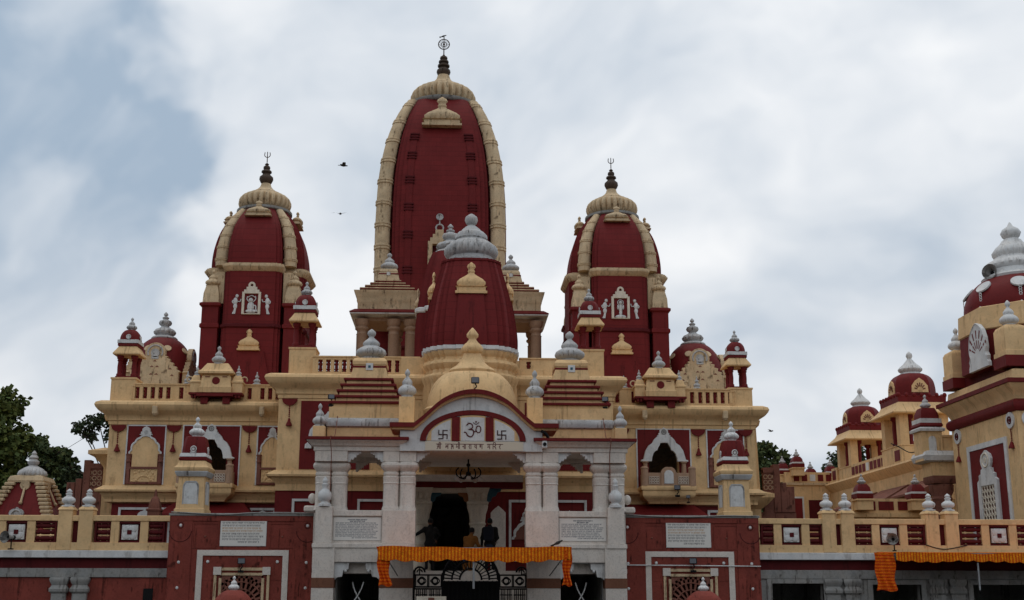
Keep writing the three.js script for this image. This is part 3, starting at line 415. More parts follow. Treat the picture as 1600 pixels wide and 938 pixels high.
  for (const [a, b] of [[-6.0, -4.0], [-3.6, -1.7], [2.0, 3.0], [3.3, 4.9]]) { const f = P(t, 'lower_panel_frame', [frameP(a, b, 2.8, 5.05, .09, iz - .05, iz + .01)], W);
    P(f, 'small_arch', ex([...arch(1.1, .7, (a + b) / 2 + .15, 3.6), ...arch(.9, .56, (a + b) / 2 + .15, 3.6).reverse()], iz - .05, iz + .04), W);
    P(f, 'crest', [ex(arch(.46, .40, (a + b) / 2 + .15, 4.27, FAN), iz - .05, iz + .04)], W); P(f, 'crest_rosette', disc(.1, (a + b) / 2 + .15, 4.47, iz + .04, .03), BR); P(f, 'arch_infill', ex(arch(.9, .56, (a + b) / 2 + .15, 3.6), iz - .05, iz + .0), BR); }
  // side bays of the hall
  P(t, 'side_bay', rl(-13.5, -51.5, .42, 5.0, [[.05, 0], [.05, 6.5], [.1, 6.6], [.35, 6.9], [.55, 7.0], [.55, 7.15], [.1, 7.3], [-.1, 7.32], [-.1, 8.3], [.1, 8.4], [.15, 8.6], [0, 8.7]]), Y);
  P(t, 'side_bay', rl(11.9, -51.5, .42, 5.0, [[.05, 0], [.05, 5.0], [.3, 5.2], [.5, 5.45], [.5, 5.6], [.05, 5.75], [.0, 8.3], [.1, 8.4], [.15, 8.6], [0, 8.7]]), Y);
  P(t, 'side_bay_window', [bx(-13.78, -13.55, 7.55, 8.0, -46.4, -46.37)], R);
}

// ---------------------------------------------------------------- roof kiosks on pedestals
{
  const ped = (x, z, y0, y1, w, label) => { const t = T('kiosk_pedestal', label, 'pedestal', [x, y0, z], 'kiosk pedestals'); P(t, 'block', [rl(x, z, w, w, [[0, y0 - .05], [0, y1 - .08], [.03, y1 - .07], [.03, y1 - .001]])], Y); };
  const k = kioskProto('roof_kiosk');
  k.position.set(-13.02, 9.9, -45.6); k.scale.setScalar(.84); k.userData.label = 'small red pillared kiosk on the far left corner of the hall roof';
  copy(k, [-5.86, 10.8, -43.75], 'red pillared kiosk in front of the left side tower, right of its niche', 0, .90);
  copy(k, [5.18, 10.85, -43.75], 'red pillared kiosk in front of the right side tower, left of its niche', 0, .84);
  copy(k, [11.36, 9.72, -45.6], 'small red pillared kiosk on the far right corner of the hall roof', 0, .82);
  ped(-13.02, -45.45, 8.96, 9.9, .47, 'cream pedestal under the far left roof kiosk'); ped(-5.86, -43.7, 9.74, 10.8, .50, 'cream pedestal under the kiosk by the left side tower');
  ped(5.18, -43.7, 9.74, 10.85, .48, 'cream pedestal under the kiosk by the right side tower'); ped(11.36, -45.45, 8.96, 9.72, .47, 'cream pedestal under the far right roof kiosk');
}
// domed roof shrines with stepped gables
function domeShrine(cx, cz, label) {
  const t = T('domed_shrine', label, 'dome', [cx, 8.9, cz], 'domed roof shrines');
  P(t, 'drum', lathe([[1.2, 0], [1.2, 2.2]], cx, 8.9, cz, 1, 1, 32), YP);
  const d = P(t, 'dome', lathe(smooth([[1.30, 11.0], [1.36, 11.5], [1.30, 12.1], [1.05, 12.75], [.70, 13.1], [.5, 13.2]], 18).map(([r, y]) => [r, y]), cx, 0, cz, 1, 1, 40), R);
  P(t, 'finial', [pot(.60, 1.36, cx, 13.14, cz, 14)], GW);
  for (let q = 0; q < 8; q++) { const m = disc(.17, 0, 0, 0, .05); m.rotateX(-.62); m.translate(0, 12.55, 1.17); const r = turned(m, q * Math.PI / 4 + Math.PI / 8); r.translate(cx, 0, cz); P(d, 'medallion', r, YP); }
  for (let q = 0; q < 4; q++) {
    const a = []; for (let i = 0; i <= 14; i++) { const an = -.35 + i / 14 * (Math.PI + .7); a.push([Math.cos(an) * .46, 12.28 + Math.sin(an) * .46]); }
    const st = [[1.08, 10.75], [1.08, 11.35], [1.18, 11.42], [.98, 11.5], [1.0, 11.62], [.82, 11.66], [.84, 11.80], [.66, 11.84], [.68, 11.98], [.50, 12.02], [.58, 12.10]];
    const out = [...st, ...a, ...st.slice().reverse().map(([x, y]) => [-x, y])];
    const tf = (g) => { const r = turned(g, q * Math.PI / 2); r.translate(cx, 0, cz); return r; };
    const g = P(t, 'gable', tf(ex(out, 1.18, 1.42, [], .012)), YP);
    P(g, 'fan_medallion', tf(mergeGeometries([ring(.33, .035, 0, 12.28, 1.43, Math.PI * 1.3, -.47), disc(.2, 0, 12.25, 1.425, .05), bx(-.16, .16, 11.98, 12.1, 1.42, 1.45)])), GW);
    const hg = []; for (const [x, y] of [[0, 11.86], [-.12, 11.6], [.12, 11.6], [-.14, 11.25], [.1, 11.25], [-.7, 11.5], [.7, 11.5], [-.8, 11.2], [.8, 11.2]]) hg.push(ex([[x - .09, y], [x + .09, y], [x, y + .08]], 1.42, 1.426)); P(g, 'gable_chevron', tf(mergeGeometries(hg)), BR);  // small flat brown triangles on the gable face
  }
}
domeShrine(-13.6, -53, 'red dome with stepped cream gable at the far left of the roof');
domeShrine(11.2, -53, 'red dome with stepped cream gable at the far right of the roof');
// small oriel shrines sitting on the parapet
function oriel(x, label) {
  const z = -44.75, t = T('parapet_shrine', label, 'shrine', [x, 8.95, z], 'parapet shrines');
  P(t, 'bracket_shelf', [bx(x - 1.02, x + 1.02, 9.16, 9.24, z - .3, z + .34), bx(x - .7, x + .7, 9.08, 9.16, z - .3, z + .44), ...[-.9, -.78, .78, .9].map((k) => bx(x + k - .04, x + k + .04, 9.04, 9.16, z, z + .3))], R);
  for (const s of [-1, 1]) P(t, 'bracket', bx(x + s * .42 - .14, x + s * .42 + .14, 8.80, 9.08, z - .2, z + .3), R);
  P(t, 'box', rl(x, z, .58, .34, [[.02, 9.24], [.04, 9.45], [0, 9.5], [-.03, 9.85], [-.06, 9.92]]), Y);
  P(t, 'round_opening', disc(.15, x, 9.70, z + .315, .06), R);
  P(t, 'vents', [bx(x - .42, x - .24, 9.84, 9.87, z + .29, z + .33), bx(x + .24, x + .42, 9.84, 9.87, z + .29, z + .33)], R);
  P(t, 'roof', rl(x, z, .58, .34, [[-.05, 9.92], [.10, 9.98], [.10, 10.06], [.0, 10.14], [-.1, 10.3], [-.18, 10.42]]), Y);
  P(t, 'finial', kal(.27, .74, x, 10.40, z, 10), GW);
  for (const s of [-1, 1]) { const w = P(t, 'side_turret', [rl(x + s * .80, z, .20, .22, [[0, 9.24], [0, 9.62], [.03, 9.64], [.03, 9.7], [-.02, 9.74], [-.06, 9.9], [-.12, 9.96]])], Y); P(w, 'turret_finial', pot(.13, .42, x + s * .80, 9.94, z, 8), GW); P(w, 'scroll', ring(.11, .028, x + s * 1.05, 9.78, z + .08, Math.PI * 1.3, s > 0 ? -.6 : .4), YP); }
}
oriel(-9.32, 'cream oriel shrine on the parapet below the left side tower'); oriel(8.05, 'cream oriel shrine on the parapet below the right side tower');
// ---------------------------------------------------------------- entrance porch
const colPlan = [[-1, .62], [-.86, .86], [-.62, 1], [.62, 1], [.86, .86], [1, .62], [1, -.62], [.86, -.86], [.62, -1], [-.62, -1], [-.86, -.86], [-1, -.62]];
let tablet;
const porch = T('entrance_porch', 'white marble entrance porch with paired columns and curved gable bearing lettering', 'porch', [AX, 0, -36]);
{
  const t = porch, zf = -36;
  const mir = (x) => 2 * AX - x - .06;
  const COL = [[.275, 4.16], [.265, 4.22], [.235, 4.30], [.235, 4.96], [.25, 4.98], [.25, 5.0], [.238, 5.02], [.25, 5.15], [.255, 5.19], [.22, 5.22], [.245, 5.26], [.245, 5.32], [.215, 5.35], [.26, 5.41], [.31, 5.48], [.325, 5.55], [.30, 5.62], [.25, 5.66]];
  const cols = [-4.12, -3.62, -2.0, -1.48].flatMap((x) => [x, mir(x)]);
  const hi = (x) => [...cols].some((q) => q === x);
  for (const x of cols) { const o = Math.abs(x - AX) > 3.5 ? .16 : 0, c = P(t, 'column', pl(colPlan, x, zf - .3 - o, COL, .5), WM); P(c, 'capital_block', bx(x - .255, x + .255, 5.66, 5.985, zf - .56 - o, zf - .04, .01), WM); }
  for (const x of [-4.12, -1.9, 3.0, 5.1]) for (const z of [-39.2]) P(t, 'rear_column', pl(colPlan, x, z, [[.27, 2.4], [.27, 3.9], ...COL.slice(1), [.27, 6.0]], .5), WM);
  // scalloped brackets between the columns
  const brk = (x, s, z) => ex([[0, 5.66], [0, 5.98], [.62, 5.98], [.60, 5.90], [.54, 5.93], [.48, 5.87], [.40, 5.88], [.38, 5.78], [.30, 5.80], [.24, 5.72], [.16, 5.74], [.10, 5.66]].map(([a, b]) => [x + s * a * .66, b]), z - .16, z, [], 0);
  for (const [x, s] of [[-3.36, 1], [-2.26, -1], [-1.22, 1], [mir(-3.36), -1], [mir(-2.26), 1], [mir(-1.22), -1]]) { P(t, 'scalloped_bracket', brk(x, s, zf - .14), W); P(t, 'scalloped_bracket', brk(x, s, -39.1), WM); }
  for (const [a, b] of [[-4.42, -1.72], [2.7, 5.42]]) {
    P(t, 'beam', [bx(a, b, 5.99, 6.12, zf - .58, zf - .02), bx(a, b, 5.99, 6.12, -39.5, -39.0)], WM);
    P(t, 'cornice', [rl((a + b) / 2, zf - 2.25, (b - a) / 2, 2.25, [[-.02, 6.12], [.05, 6.14], [.10, 6.22], [.20, 6.28], [.20, 6.30]])], WM);
    P(t, 'red_edge', [rl((a + b) / 2, zf - 2.25, (b - a) / 2, 2.25, [[.18, 6.30], [.26, 6.31], [.26, 6.40], [.1, 6.42]])], R);
  }
  P(t, 'ceiling', [bx(-1.75, 2.72, 6.0, 6.25, -40.6, zf - .6)], WM);
  P(t, 'floor', [bx(-4.4, 5.4, 2.25, 2.40, -43.5, -40), bx(-4.4, -1.3, 2.25, 2.40, -40, zf - .5), bx(2.3, 5.4, 2.25, 2.40, -40, zf - .5), bx(-4.4, 5.4, 0, .3, -43, -40)], WM);
  for (let k = 0; k < 14; k++) P(t, 'stair', bx(-1.3, 2.3, .0, .171 * (k + 1), -36.9 - .23 * k - .23, -36.9 - .23 * k), WM);
  P(t, 'stair_wall', [bx(-1.5, -1.3, 0, 2.3, -40, zf - .55), bx(2.3, 2.5, 0, 2.3, -40, zf - .55)], WM);
  // base storey and balustrade
  const sideBase = (m) => {
    const X = (x) => m ? mir(x) : x, B = (a, b, y0, y1, z0, z1, c = 0) => { const p = X(a), q = X(b); return bx(Math.min(p, q), Math.max(p, q), y0, y1, z0, z1, c); };
    P(t, 'base_pier', [B(-4.32, -3.66, 0, 1.80, zf - .5, zf + .1), B(-4.32, -3.66, 2.10, 3.0, zf - .5, zf + .1)], WM); P(t, 'stone_band', B(-4.33, -3.65, 1.80, 2.10, zf - .5, zf + .11), BAND);
    P(t, 'base_pier', [B(-2.28, -1.27, 0, 1.80, zf - .5, zf), B(-2.28, -1.27, 2.10, 3.0, zf - .5, zf)], WM); P(t, 'stone_band', B(-2.29, -1.26, 1.80, 2.10, zf - .5, zf + .01), BAND);
    P(t, 'lintel', [B(-3.66, -2.28, 2.58, 3.0, zf - .5, zf), B(-3.66, -2.28, 2.24, 2.581, zf - .52, zf - .37)], WM);
    P(t, 'string_course', [B(-4.36, -1.22, 3.0, 3.13, zf - .5, zf + .04, .015)], WM);
    const c = X(-2.97), hw = .69;
    P(t, 'notched_arch', ex([[c - hw, 2.04], [c - hw, 2.58], [c + hw, 2.58], [c + hw, 2.04], [c + .60, 2.12], [c + .46, 2.14], [c + .42, 2.34], [c + .27, 2.36], [c + .25, 2.55], [c - .25, 2.55], [c - .27, 2.36], [c - .42, 2.34], [c - .46, 2.14], [c - .60, 2.12]], zf - .36, zf - .10), W);
    for (const s of [-1, 1]) P(t, 'arch_bead', ball(.045, c + s * .35, 2.31, zf - .09, 1, 1, .6, 8), W);
    P(t, 'niche_interior', [B(-3.66, -2.28, 0, 2.25, -42, -41.9), B(-3.70, -3.62, 0, 2.25, -41.9, zf - .5), B(-2.32, -2.24, 0, 2.25, -41.9, zf - .5)], GR);
    P(t, 'crossed_tusks', [tube([[c - .17, 1.98, -36.6], [c - .12, 1.80, -36.55], [c, 1.56, -36.52], [c + .22, 1.25, -36.5]], .022, 7), tube([[c + .17, 1.98, -36.58], [c + .12, 1.80, -36.52], [c, 1.56, -36.49], [c - .22, 1.25, -36.45]], .022, 7)], W);
    P(t, 'balustrade_post', B(-4.28, -3.76, 3.13, 4.26, zf - .19, zf + .11, .02), WM); P(t, 'post_plinth', B(-4.33, -3.71, 3.0, 3.131, zf + .041, zf + .14, .01), WM);
    P(t, 'post_finial', [urn(.215, .92, X(-4.02), 4.26, zf - .01)], W);
    P(t, 'balustrade', [B(-3.76, -2.24, 3.13, 4.14, zf - .36, zf - .10), B(-3.76, -2.24, 3.97, 4.15, zf - .42, zf - .03, .015)], WM);
    P(t, 'column_pedestal', B(-2.24, -1.22, 3.13, 4.16, zf - .62, zf, .02), WM);
    P(t, 'side_wall', [B(-4.40, -4.33, 0, 4.1, -39, zf - .5)], WM);
    P(t, 'side_scroll', [B(-4.72, -4.28, 4.12, 4.32, zf - .8, zf - .46, .06), ball(.13, X(-4.48), 4.55, zf - .62, 1, 1.25, 1)], WM);
    // upper works over the side bay
    const ux = X(-2.95), uz = zf - 3.12;
    P(t, 'attic', rl(ux + (m ? -.06 : .06), uz, 1.34, 1.24, [[0, 6.40], [0, 6.98]]), Y);
    P(t, 'grey_roll', rl(ux + (m ? -.06 : .06), uz, 1.30, 1.26, [[0, 6.98], [.07, 7.02], [.10, 7.11], [.10, 7.19], [.07, 7.26], [0, 7.30]]), GW);
    P(t, 'attic_upper', rl(ux + (m ? -.06 : .06), uz, 1.30, 1.26, [[0, 7.30], [0, 7.66]]), Y);
    for (let k = 0; k < 5; k++) { const o = -k * .105, y = 7.66 + k * .215; P(t, 'roof_step', rl(ux, uz, 1.20, 1.20, [[o - .04, y], [o - .04, y + .13]]), Y); P(t, 'red_step_edge', rl(ux, uz, 1.20, 1.20, [[o + .04, y + .128], [o + .05, y + .14], [o + .05, y + .20], [o + .02, y + .215]]), R); }
    P(t, 'roof_cap', rl(ux, uz, .60, .60, [[.04, 8.735], [.02, 8.84], [-.03, 9.05], [-.06, 9.22], [-.03, 9.24], [-.02, 9.36], [-.08, 9.46], [-.16, 9.50]]), Y);
    P(t, 'cap_stripe', rl(ux, uz, .60, .60, [[-.05, 9.12], [-.035, 9.13], [-.04, 9.19], [-.055, 9.20]]), R);
    const f = P(t, 'flower_tile', [bx(ux - .12, ux + .12, 9.04, 9.28, uz + .54, uz + .60)], W); P(f, 'tile_centre', bx(ux - .04, ux + .04, 9.12, 9.20, uz + .60, uz + .612), TEAL);
    P(t, 'roof_finial', kal(.53, 1.12, ux, 9.48, uz, 14), GW);
    P(t, 'outer_post', B(-4.66, -4.26, 6.42, 6.98, zf - 1.9, zf - 1.5, .02), Y); P(t, 'outer_post_finial', kal(.24, .78, X(-4.46), 6.97, zf - 1.7, 10), GW);
    P(t, 'inner_post', B(-1.86, -1.36, 6.42, 7.92, zf - 1.7, zf - 1.2, .02), Y); P(t, 'inner_post_finial', kal(.31, .98, X(-1.61), 7.90, zf - 1.45, 10), GW);
  };
  sideBase(false); sideBase(true);
  // curved gable
  const curve = smooth([[-1.30, 6.70], [-1.02, 6.93], [-.45, 7.44], [.10, 7.70], [.58, 7.77], [1.06, 7.70], [1.61, 7.44], [2.18, 6.93], [2.46, 6.70]], 36).map(([x, y]) => [x, y]);
  const up = curve.map(([x, y]) => [x, y + .15]);
  const strip = (lo, hi2, ext) => [[lo[0][0] - ext, lo[0][1]], ...lo, [lo[lo.length - 1][0] + ext, lo[lo.length - 1][1]], [hi2[hi2.length - 1][0] + ext, hi2[hi2.length - 1][1]], ...hi2.slice().reverse(), [hi2[0][0] - ext, hi2[0][1]]];
  P(t, 'gable_eave', ex(strip(curve, up, .75), -37.4, -35.72), Y);
  P(t, 'gable_red_edge', ex(strip(curve.map(([x, y]) => [x, y + .005]), up.map(([x, y]) => [x, y - .005]), .76), -35.72, -35.66), R);
  P(t, 'gable_eave_soffit', ex(strip(curve.map(([x, y]) => [x, y - .06]), curve.map(([x, y]) => [x, y - .002]), .70), -37.2, -35.78), Y);
  P(t, 'tympanum', ex([[-1.74, 5.985], [2.72, 5.985], [2.72, 6.63], [2.43, 6.63], ...curve.slice().reverse().map(([x, y]) => [x, y - .061]), [-1.27, 6.63], [-1.74, 6.63]], -36.5, -35.92), W);
  const ell = (rx, ry, n = 30) => { const p = []; for (let i = 0; i <= n; i++) { const a = i / n * Math.PI; p.push([.54 + Math.cos(a) * rx, 6.30 + Math.sin(a) * ry]); } return p; };
  P(t, 'red_arc', ex([...ell(1.66, .98), ...ell(1.47, .83).reverse()], -35.92, -35.87, [], .008), R);
  for (const x of [0.0, 1.06]) P(t, 'red_mullion', bx(x - .125, x + .125, 6.30, 7.06, -35.92, -35.875), R);
  const cutEll = (a, b, rx, ry) => { const p = []; for (let i = 0; i <= 12; i++) { const x = mix(b, a, i / 12), q = (x - .54) / rx; p.push([x, 6.30 + ry * Math.sqrt(Math.max(0, 1 - q * q))]); } return [[a, 6.31], [b, 6.31], ...p]; };
  for (const [a, b] of [[-.92, -.127], [.127, .933], [1.187, 2.0]]) { const q = P(t, 'gable_panel', ex(cutEll(a, b, 1.46, .82), -35.92, -35.905), Y); P(q, 'white_field', ex(cutEll(a + (a < -.5 ? .16 : .035), b - (b > 1.5 ? .16 : .035), 1.42, .76), -35.905, -35.90), W); }
  // print: canvas lettering and symbols
  const canvasPart = (name, w, h, x, y, z, cw, ch, draw, bg) => { const c = document.createElement('canvas'); c.width = cw; c.height = ch; const g = c.getContext('2d'); if (bg) { g.fillStyle = bg; g.fillRect(0, 0, cw, ch); } draw(g, cw, ch); const tx = new THREE.CanvasTexture(c); tx.colorSpace = THREE.SRGBColorSpace; const geo = new THREE.PlaneGeometry(w, h); geo.translate(x, y, z); return P(t, name, geo, new THREE.MeshStandardMaterial({ map: tx, roughness: .55 }), true); };
  const MAR = '#4a1414';
  // symbols are raised strokes
  const st = (pts, r, z = -35.895) => tube(pts.map(([x, y]) => [x, y, z]), r, 6, pts.length * 6);
  const om = (x, y, s) => { const q = (l) => l.map(([a, b]) => [x + a * s, y + b * s]); return [st(q([[-.42, .42], [-.25, .56], [-.05, .48], [-.02, .28], [-.18, .16], [-.28, .14]]), .019), st(q([[-.2, .15], [.02, .1], [.06, -.12], [-.1, -.34], [-.32, -.28], [-.46, -.06], [-.58, -.04]]), .020), st(q([[.0, .06], [.18, .0], [.22, .2], [.3, .36], [.46, .36], [.54, .16], [.46, -.04], [.32, -.06], [.24, .06]]), .017), st(q([[.02, .62], [.14, .52], [.3, .52], [.42, .64]]), .013), ball(.028, x + .22 * s, y + .66 * s, -35.895, 1, 1, .6)]; };
  P(t, 'om_symbol', om(.53, 6.60, .47), M(.10, .018, .018, .6, null, 0));
  const sw = (x, y, a) => [bx(x - .016, x + .016, y - a, y + a, -35.90, -35.885), bx(x - a, x - .016, y - .016, y + .016, -35.90, -35.884), bx(x + .016, x + a, y - .016, y + .016, -35.90, -35.884), bx(x + .016, x + a, y + a - .03, y + a, -35.90, -35.884), bx(x - a, x - .016, y - a, y - a + .03, -35.90, -35.884), bx(x - a, x - a + .03, y + .016, y + a, -35.90, -35.884), bx(x + a - .03, x + a, y - a, y - .016, -35.90, -35.884)];
  P(t, 'swastika_symbol', sw(-.40, 6.50, .145), M(.05, .02, .02, .6, null, 0)); P(t, 'swastika_symbol', sw(1.44, 6.50, .145), M(.05, .02, .02, .6, null, 0));
  P(t, 'name_board', bx(-.95, 2.12, 6.0, 6.285, -35.92, -35.90), CREAM);
  canvasPart('name_lettering', 3.0, .27, .58, 6.142, -35.896, 1200, 108, (g) => {
    g.strokeStyle = MAR; g.fillStyle = MAR; g.lineCap = 'round'; g.lineJoin = 'round'; g.lineWidth = 9;
    let x0 = 130; const top = 30, bot = 88, U = bot - top;
    const pl2 = (pts, cx2) => { g.beginPath(); pts.forEach(([a, b], i) => { const X2 = cx2 + a * 40, Y2 = top + b * U; i ? g.lineTo(X2, Y2) : g.moveTo(X2, Y2); }); g.stroke(); };
    const G = {   // strokes on a unit cell, head line at 0
      shri: [[[.2, .1], [.55, .15], [.5, .4], [.2, .45], [.5, .6], [.15, 1.05]], [[.5, .62], [.85, .5]], [[.85, 0], [.85, 1]], [[1.2, 0], [1.2, 1]], [[1.2, 0], [1.15, -.35], [.85, -.4], [.75, -.15]]],
      la: [[[.05, .75], [.1, .4], [.3, .35], [.42, .7]], [[.42, .6], [.55, .38], [.75, .42]], [[.75, 0], [.75, 1]]],
      ksh: [[[.15, .15], [.45, .2], [.15, .5], [.5, .55], [.1, .9], [.3, 1.05]], [[.45, .5], [.75, .3], [.75, 1]]],
      mii: [[[.2, 0], [.2, .6], [.05, .7]], [[.2, .6], [.7, .6]], [[.7, 0], [.7, 1]], [[1.05, 0], [1.05, 1]], [[1.05, 0], [1.0, -.35], [.75, -.4], [.62, -.1]]],
      naa: [[[.1, .5], [.25, .42], [.2, .6], [.6, .5]], [[.6, 0], [.6, 1]], [[.95, 0], [.95, 1]]],
      raa: [[[.25, 0], [.5, .15], [.45, .38], [.2, .45], [.5, 1]], [[.85, 0], [.85, 1]]],
      ya: [[[.15, .15], [.35, .25], [.15, .55], [.4, .7], [.7, .6]], [[.7, 0], [.7, 1]]],
      nna: [[[.15, 0], [.15, .6], [.4, .65], [.45, 0]], [[.8, 0], [.8, 1]]],
      ma: [[[.2, 0], [.2, .6], [.05, .7]], [[.2, .6], [.7, .6]], [[.7, 0], [.7, 1]]],
      ndi: [[[.1, 0], [.1, 1]], [[.1, 0], [.3, -.4], [.8, -.35], [.9, 0]], [[.3, .45], [.6, .45]], [[.9, 0], [.9, .3], [.65, .4], [.7, .7], [.9, .7], [1.0, 1.05]]],
      ra: [[[.25, 0], [.5, .15], [.45, .38], [.2, .45], [.5, 1]]] };
    for (const word of [['shri'], ['la', 'ksh', 'mii', 'naa', 'raa', 'ya', 'nna'], ['ma', 'ndi', 'ra']]) { const a = x0; for (const k of word) { const wd = k === 'shri' || k === 'mii' ? 56 : k === 'naa' || k === 'ndi' || k === 'raa' ? 52 : 44; for (const s of G[k]) pl2(s, x0); x0 += wd + 22; } g.lineWidth = 9; g.beginPath(); g.moveTo(a - 4, top); g.lineTo(x0 - 14, top); g.stroke(); x0 += 34; }
  }, '#c9bda9');
  // inscribed tablets on the balustrade
  tablet = (parent, x, y, w, h, z, rows, title, ink, red) => {
    const s = bx(x - w / 2, x + w / 2, y - h / 2, y + h / 2, z, z + .02); const p = P(parent, 'inscribed_tablet', s, W);
    const c = document.createElement('canvas'); c.width = 512; c.height = Math.round(512 * h / w); const g = c.getContext('2d'); g.fillStyle = '#d6d2cb'; g.fillRect(0, 0, 512, c.height); g.lineWidth = 2; g.lineCap = 'round';
    const rh = c.height / (rows + 1.6); let sd = 11 + rows + Math.round(Math.abs(x) * 10); const rn = () => { sd = (sd * 16807) % 2147483647; return sd / 2147483647; };
    for (let r = 0; r < rows; r++) { const big = r < title; const a = big ? 150 + rn() * 50 : 18 + (r === rows - 1 ? 180 : 0), b = big ? 512 - a : 490 - rn() * 60; const yy = rh * (r + 1); g.strokeStyle = (red && r >= 2 && r < 4) ? '#a8784a' : ink; g.lineWidth = big ? 4 : 2.6; let xx = a; while (xx < b) { const wl = 20 + rn() * 60; g.beginPath(); g.moveTo(xx, yy); g.lineTo(Math.min(b, xx + wl), yy); g.stroke(); for (let q = xx + 3; q < Math.min(b, xx + wl); q += 5 + rn() * 5) { g.beginPath(); g.moveTo(q, yy); g.lineTo(q + (rn() - .5) * 5, yy + rh * .3); g.lineTo(q + (rn() - .5) * 9, yy + rh * (.45 + rn() * .2)); g.stroke(); } xx += wl + 8; } }
    const tx = new THREE.CanvasTexture(c); tx.colorSpace = THREE.SRGBColorSpace; const geo = new THREE.PlaneGeometry(w - .02, h - .02); geo.translate(x, y, z + .024); P(p, 'inscription', geo, new THREE.MeshStandardMaterial({ map: tx, roughness: .5 }), true);
  };
  tablet(t, -3.0, 3.58, 1.46, .70, zf - .10, 12, 2, '#5c5f66', false); tablet(t, mir(-3.0), 3.58, 1.46, .70, zf - .10, 11, 2, '#4e5058', false);
  // bulging roof behind the gable with its own finial
  const bd = P(t, 'bulging_roof', (() => { const g = lathe(smooth([[1.0, 6.5], [1.02, 7.3], [1.0, 7.8], [.94, 8.25], [.82, 8.65], [.64, 8.93], [.42, 9.06]], 20).map(([r, y]) => [r, y]), 0, 0, 0, 1.56, 1, 44); g.scale(1, 1, .72); g.translate(AX + .02, 0, -38.8); return g; })(), Y);
  P(bd, 'roof_collar', (() => { const g = lathe([[.68, 8.94], [.78, 9.0], [.80, 9.08], [.73, 9.16], [.58, 9.25], [.44, 9.38], [.34, 9.55], [.30, 9.72]], 0, 0, 0, 1, 1, 40); g.scale(1, 1, .8); g.translate(AX + .02, 0, -38.8); return g; })(), Y);
  P(bd, 'roof_finial', lathe([[.26, 0], [.40, .08, 1], [.42, .2, 1], [.32, .32, .6], [.2, .42], [.14, .5], [.14, .53], [.22, .6], [.22, .68], [.1, .82], [.02, .9]], AX + .02, 9.66, -38.8, .92, 1.06, 24, 14, .08), Y);
  P(bd, 'lower_fold', (() => { const g = lathe([[.98, 7.0], [1.05, 7.2], [1.06, 7.34], [1.0, 7.42]], 0, 0, 0, 1.56, 1, 40); g.scale(1, 1, .74); g.translate(AX + .02, .35, -38.7); return g; })(), Y);
}
// inside the porch: painted marble door columns, red beam, white panel
{
  const t = T('door_surround', 'carved marble doorway with painted column heads and red beam inside the porch', 'doorway', [-.15, 2.4, -42.7]);
  for (const x of [-1.19, .80]) {
    const c = P(t, 'door_column', lathe([[.36, 0], [.36, .25], [.30, .3], [.30, .9], [.33, .95], [.27, 1.0], [.26, 1.6], [.30, 1.62], [.30, 1.68], [.27, 1.7], [.30, 2.0], [.36, 2.18], [.38, 2.3]], x, 2.4, -41.25, 1, 1, 20), CREAM);
    P(c, 'carved_capital', [rl(x, -41.25, .34, .34, [[0, 4.7], [.04, 4.75], [.04, 4.8], [-.02, 4.84], [0, 5.05], [.08, 5.3]]), ...[-1, 0, 1].map((k) => ball(.09, x + k * .2, 5.02, -40.9, 1, 1.4, .5))], CREAM);
    for (const s of [-1, 1]) P(c, 'painted_bracket', ex([[0, 4.78], [0, 5.3], [.55, 5.3], [.52, 5.2], [.42, 5.18], [.36, 5.05], [.22, 5.0], [.18, 4.86]].map(([a, b]) => [x + s * (.30 + a), b]), -41.4, -41.15), s > 0 ? TEAL : OCH);
  }
  P(t, 'red_beam', bx(-1.9, 2.4, 5.30, 5.50, -41.5, -40.9), R); P(t, 'cream_lintel', bx(-1.0, .6, 5.14, 5.29, -41.5, -40.95), CREAM); P(t, 'upper_lintel', bx(-1.9, 2.4, 5.51, 5.75, -41.5, -40.85), WM);
  P(t, 'pointed_panel', ex([[1.32, 2.4], [1.86, 2.4], [1.86, 4.55], [1.76, 4.66], [1.59, 4.8], [1.42, 4.66], [1.32, 4.55]], -42.8, -42.6, [], .02), WM);
}
{
  const x = .43, z = -38.2, t = T('chandelier', 'black iron chandelier with glass globes hanging in the porch', 'lamp', [x, 6.0, z]);
  P(t, 'stem', [cyl(.03, .03, x, 5.45, 5.99, z, 8), ball(.09, x, 5.5, z), ball(.07, x, 5.8, z)], IRON);
  for (let k = 0; k < 5; k++) { const a = k / 5 * Math.PI * 2 + .3, c = Math.cos(a), s = Math.sin(a); const m = P(t, 'arm', [tube([[x, 5.5, z], [x + c * .2, 5.36, z + s * .2], [x + c * .4, 5.45, z + s * .4], [x + c * .42, 5.6, z + s * .42], [x + c * .34, 5.7, z + s * .34]], .022, 6)], IRON); P(m, 'globe', ball(.085, x + c * .4, 5.33, z + s * .4), GLOBE); }
}
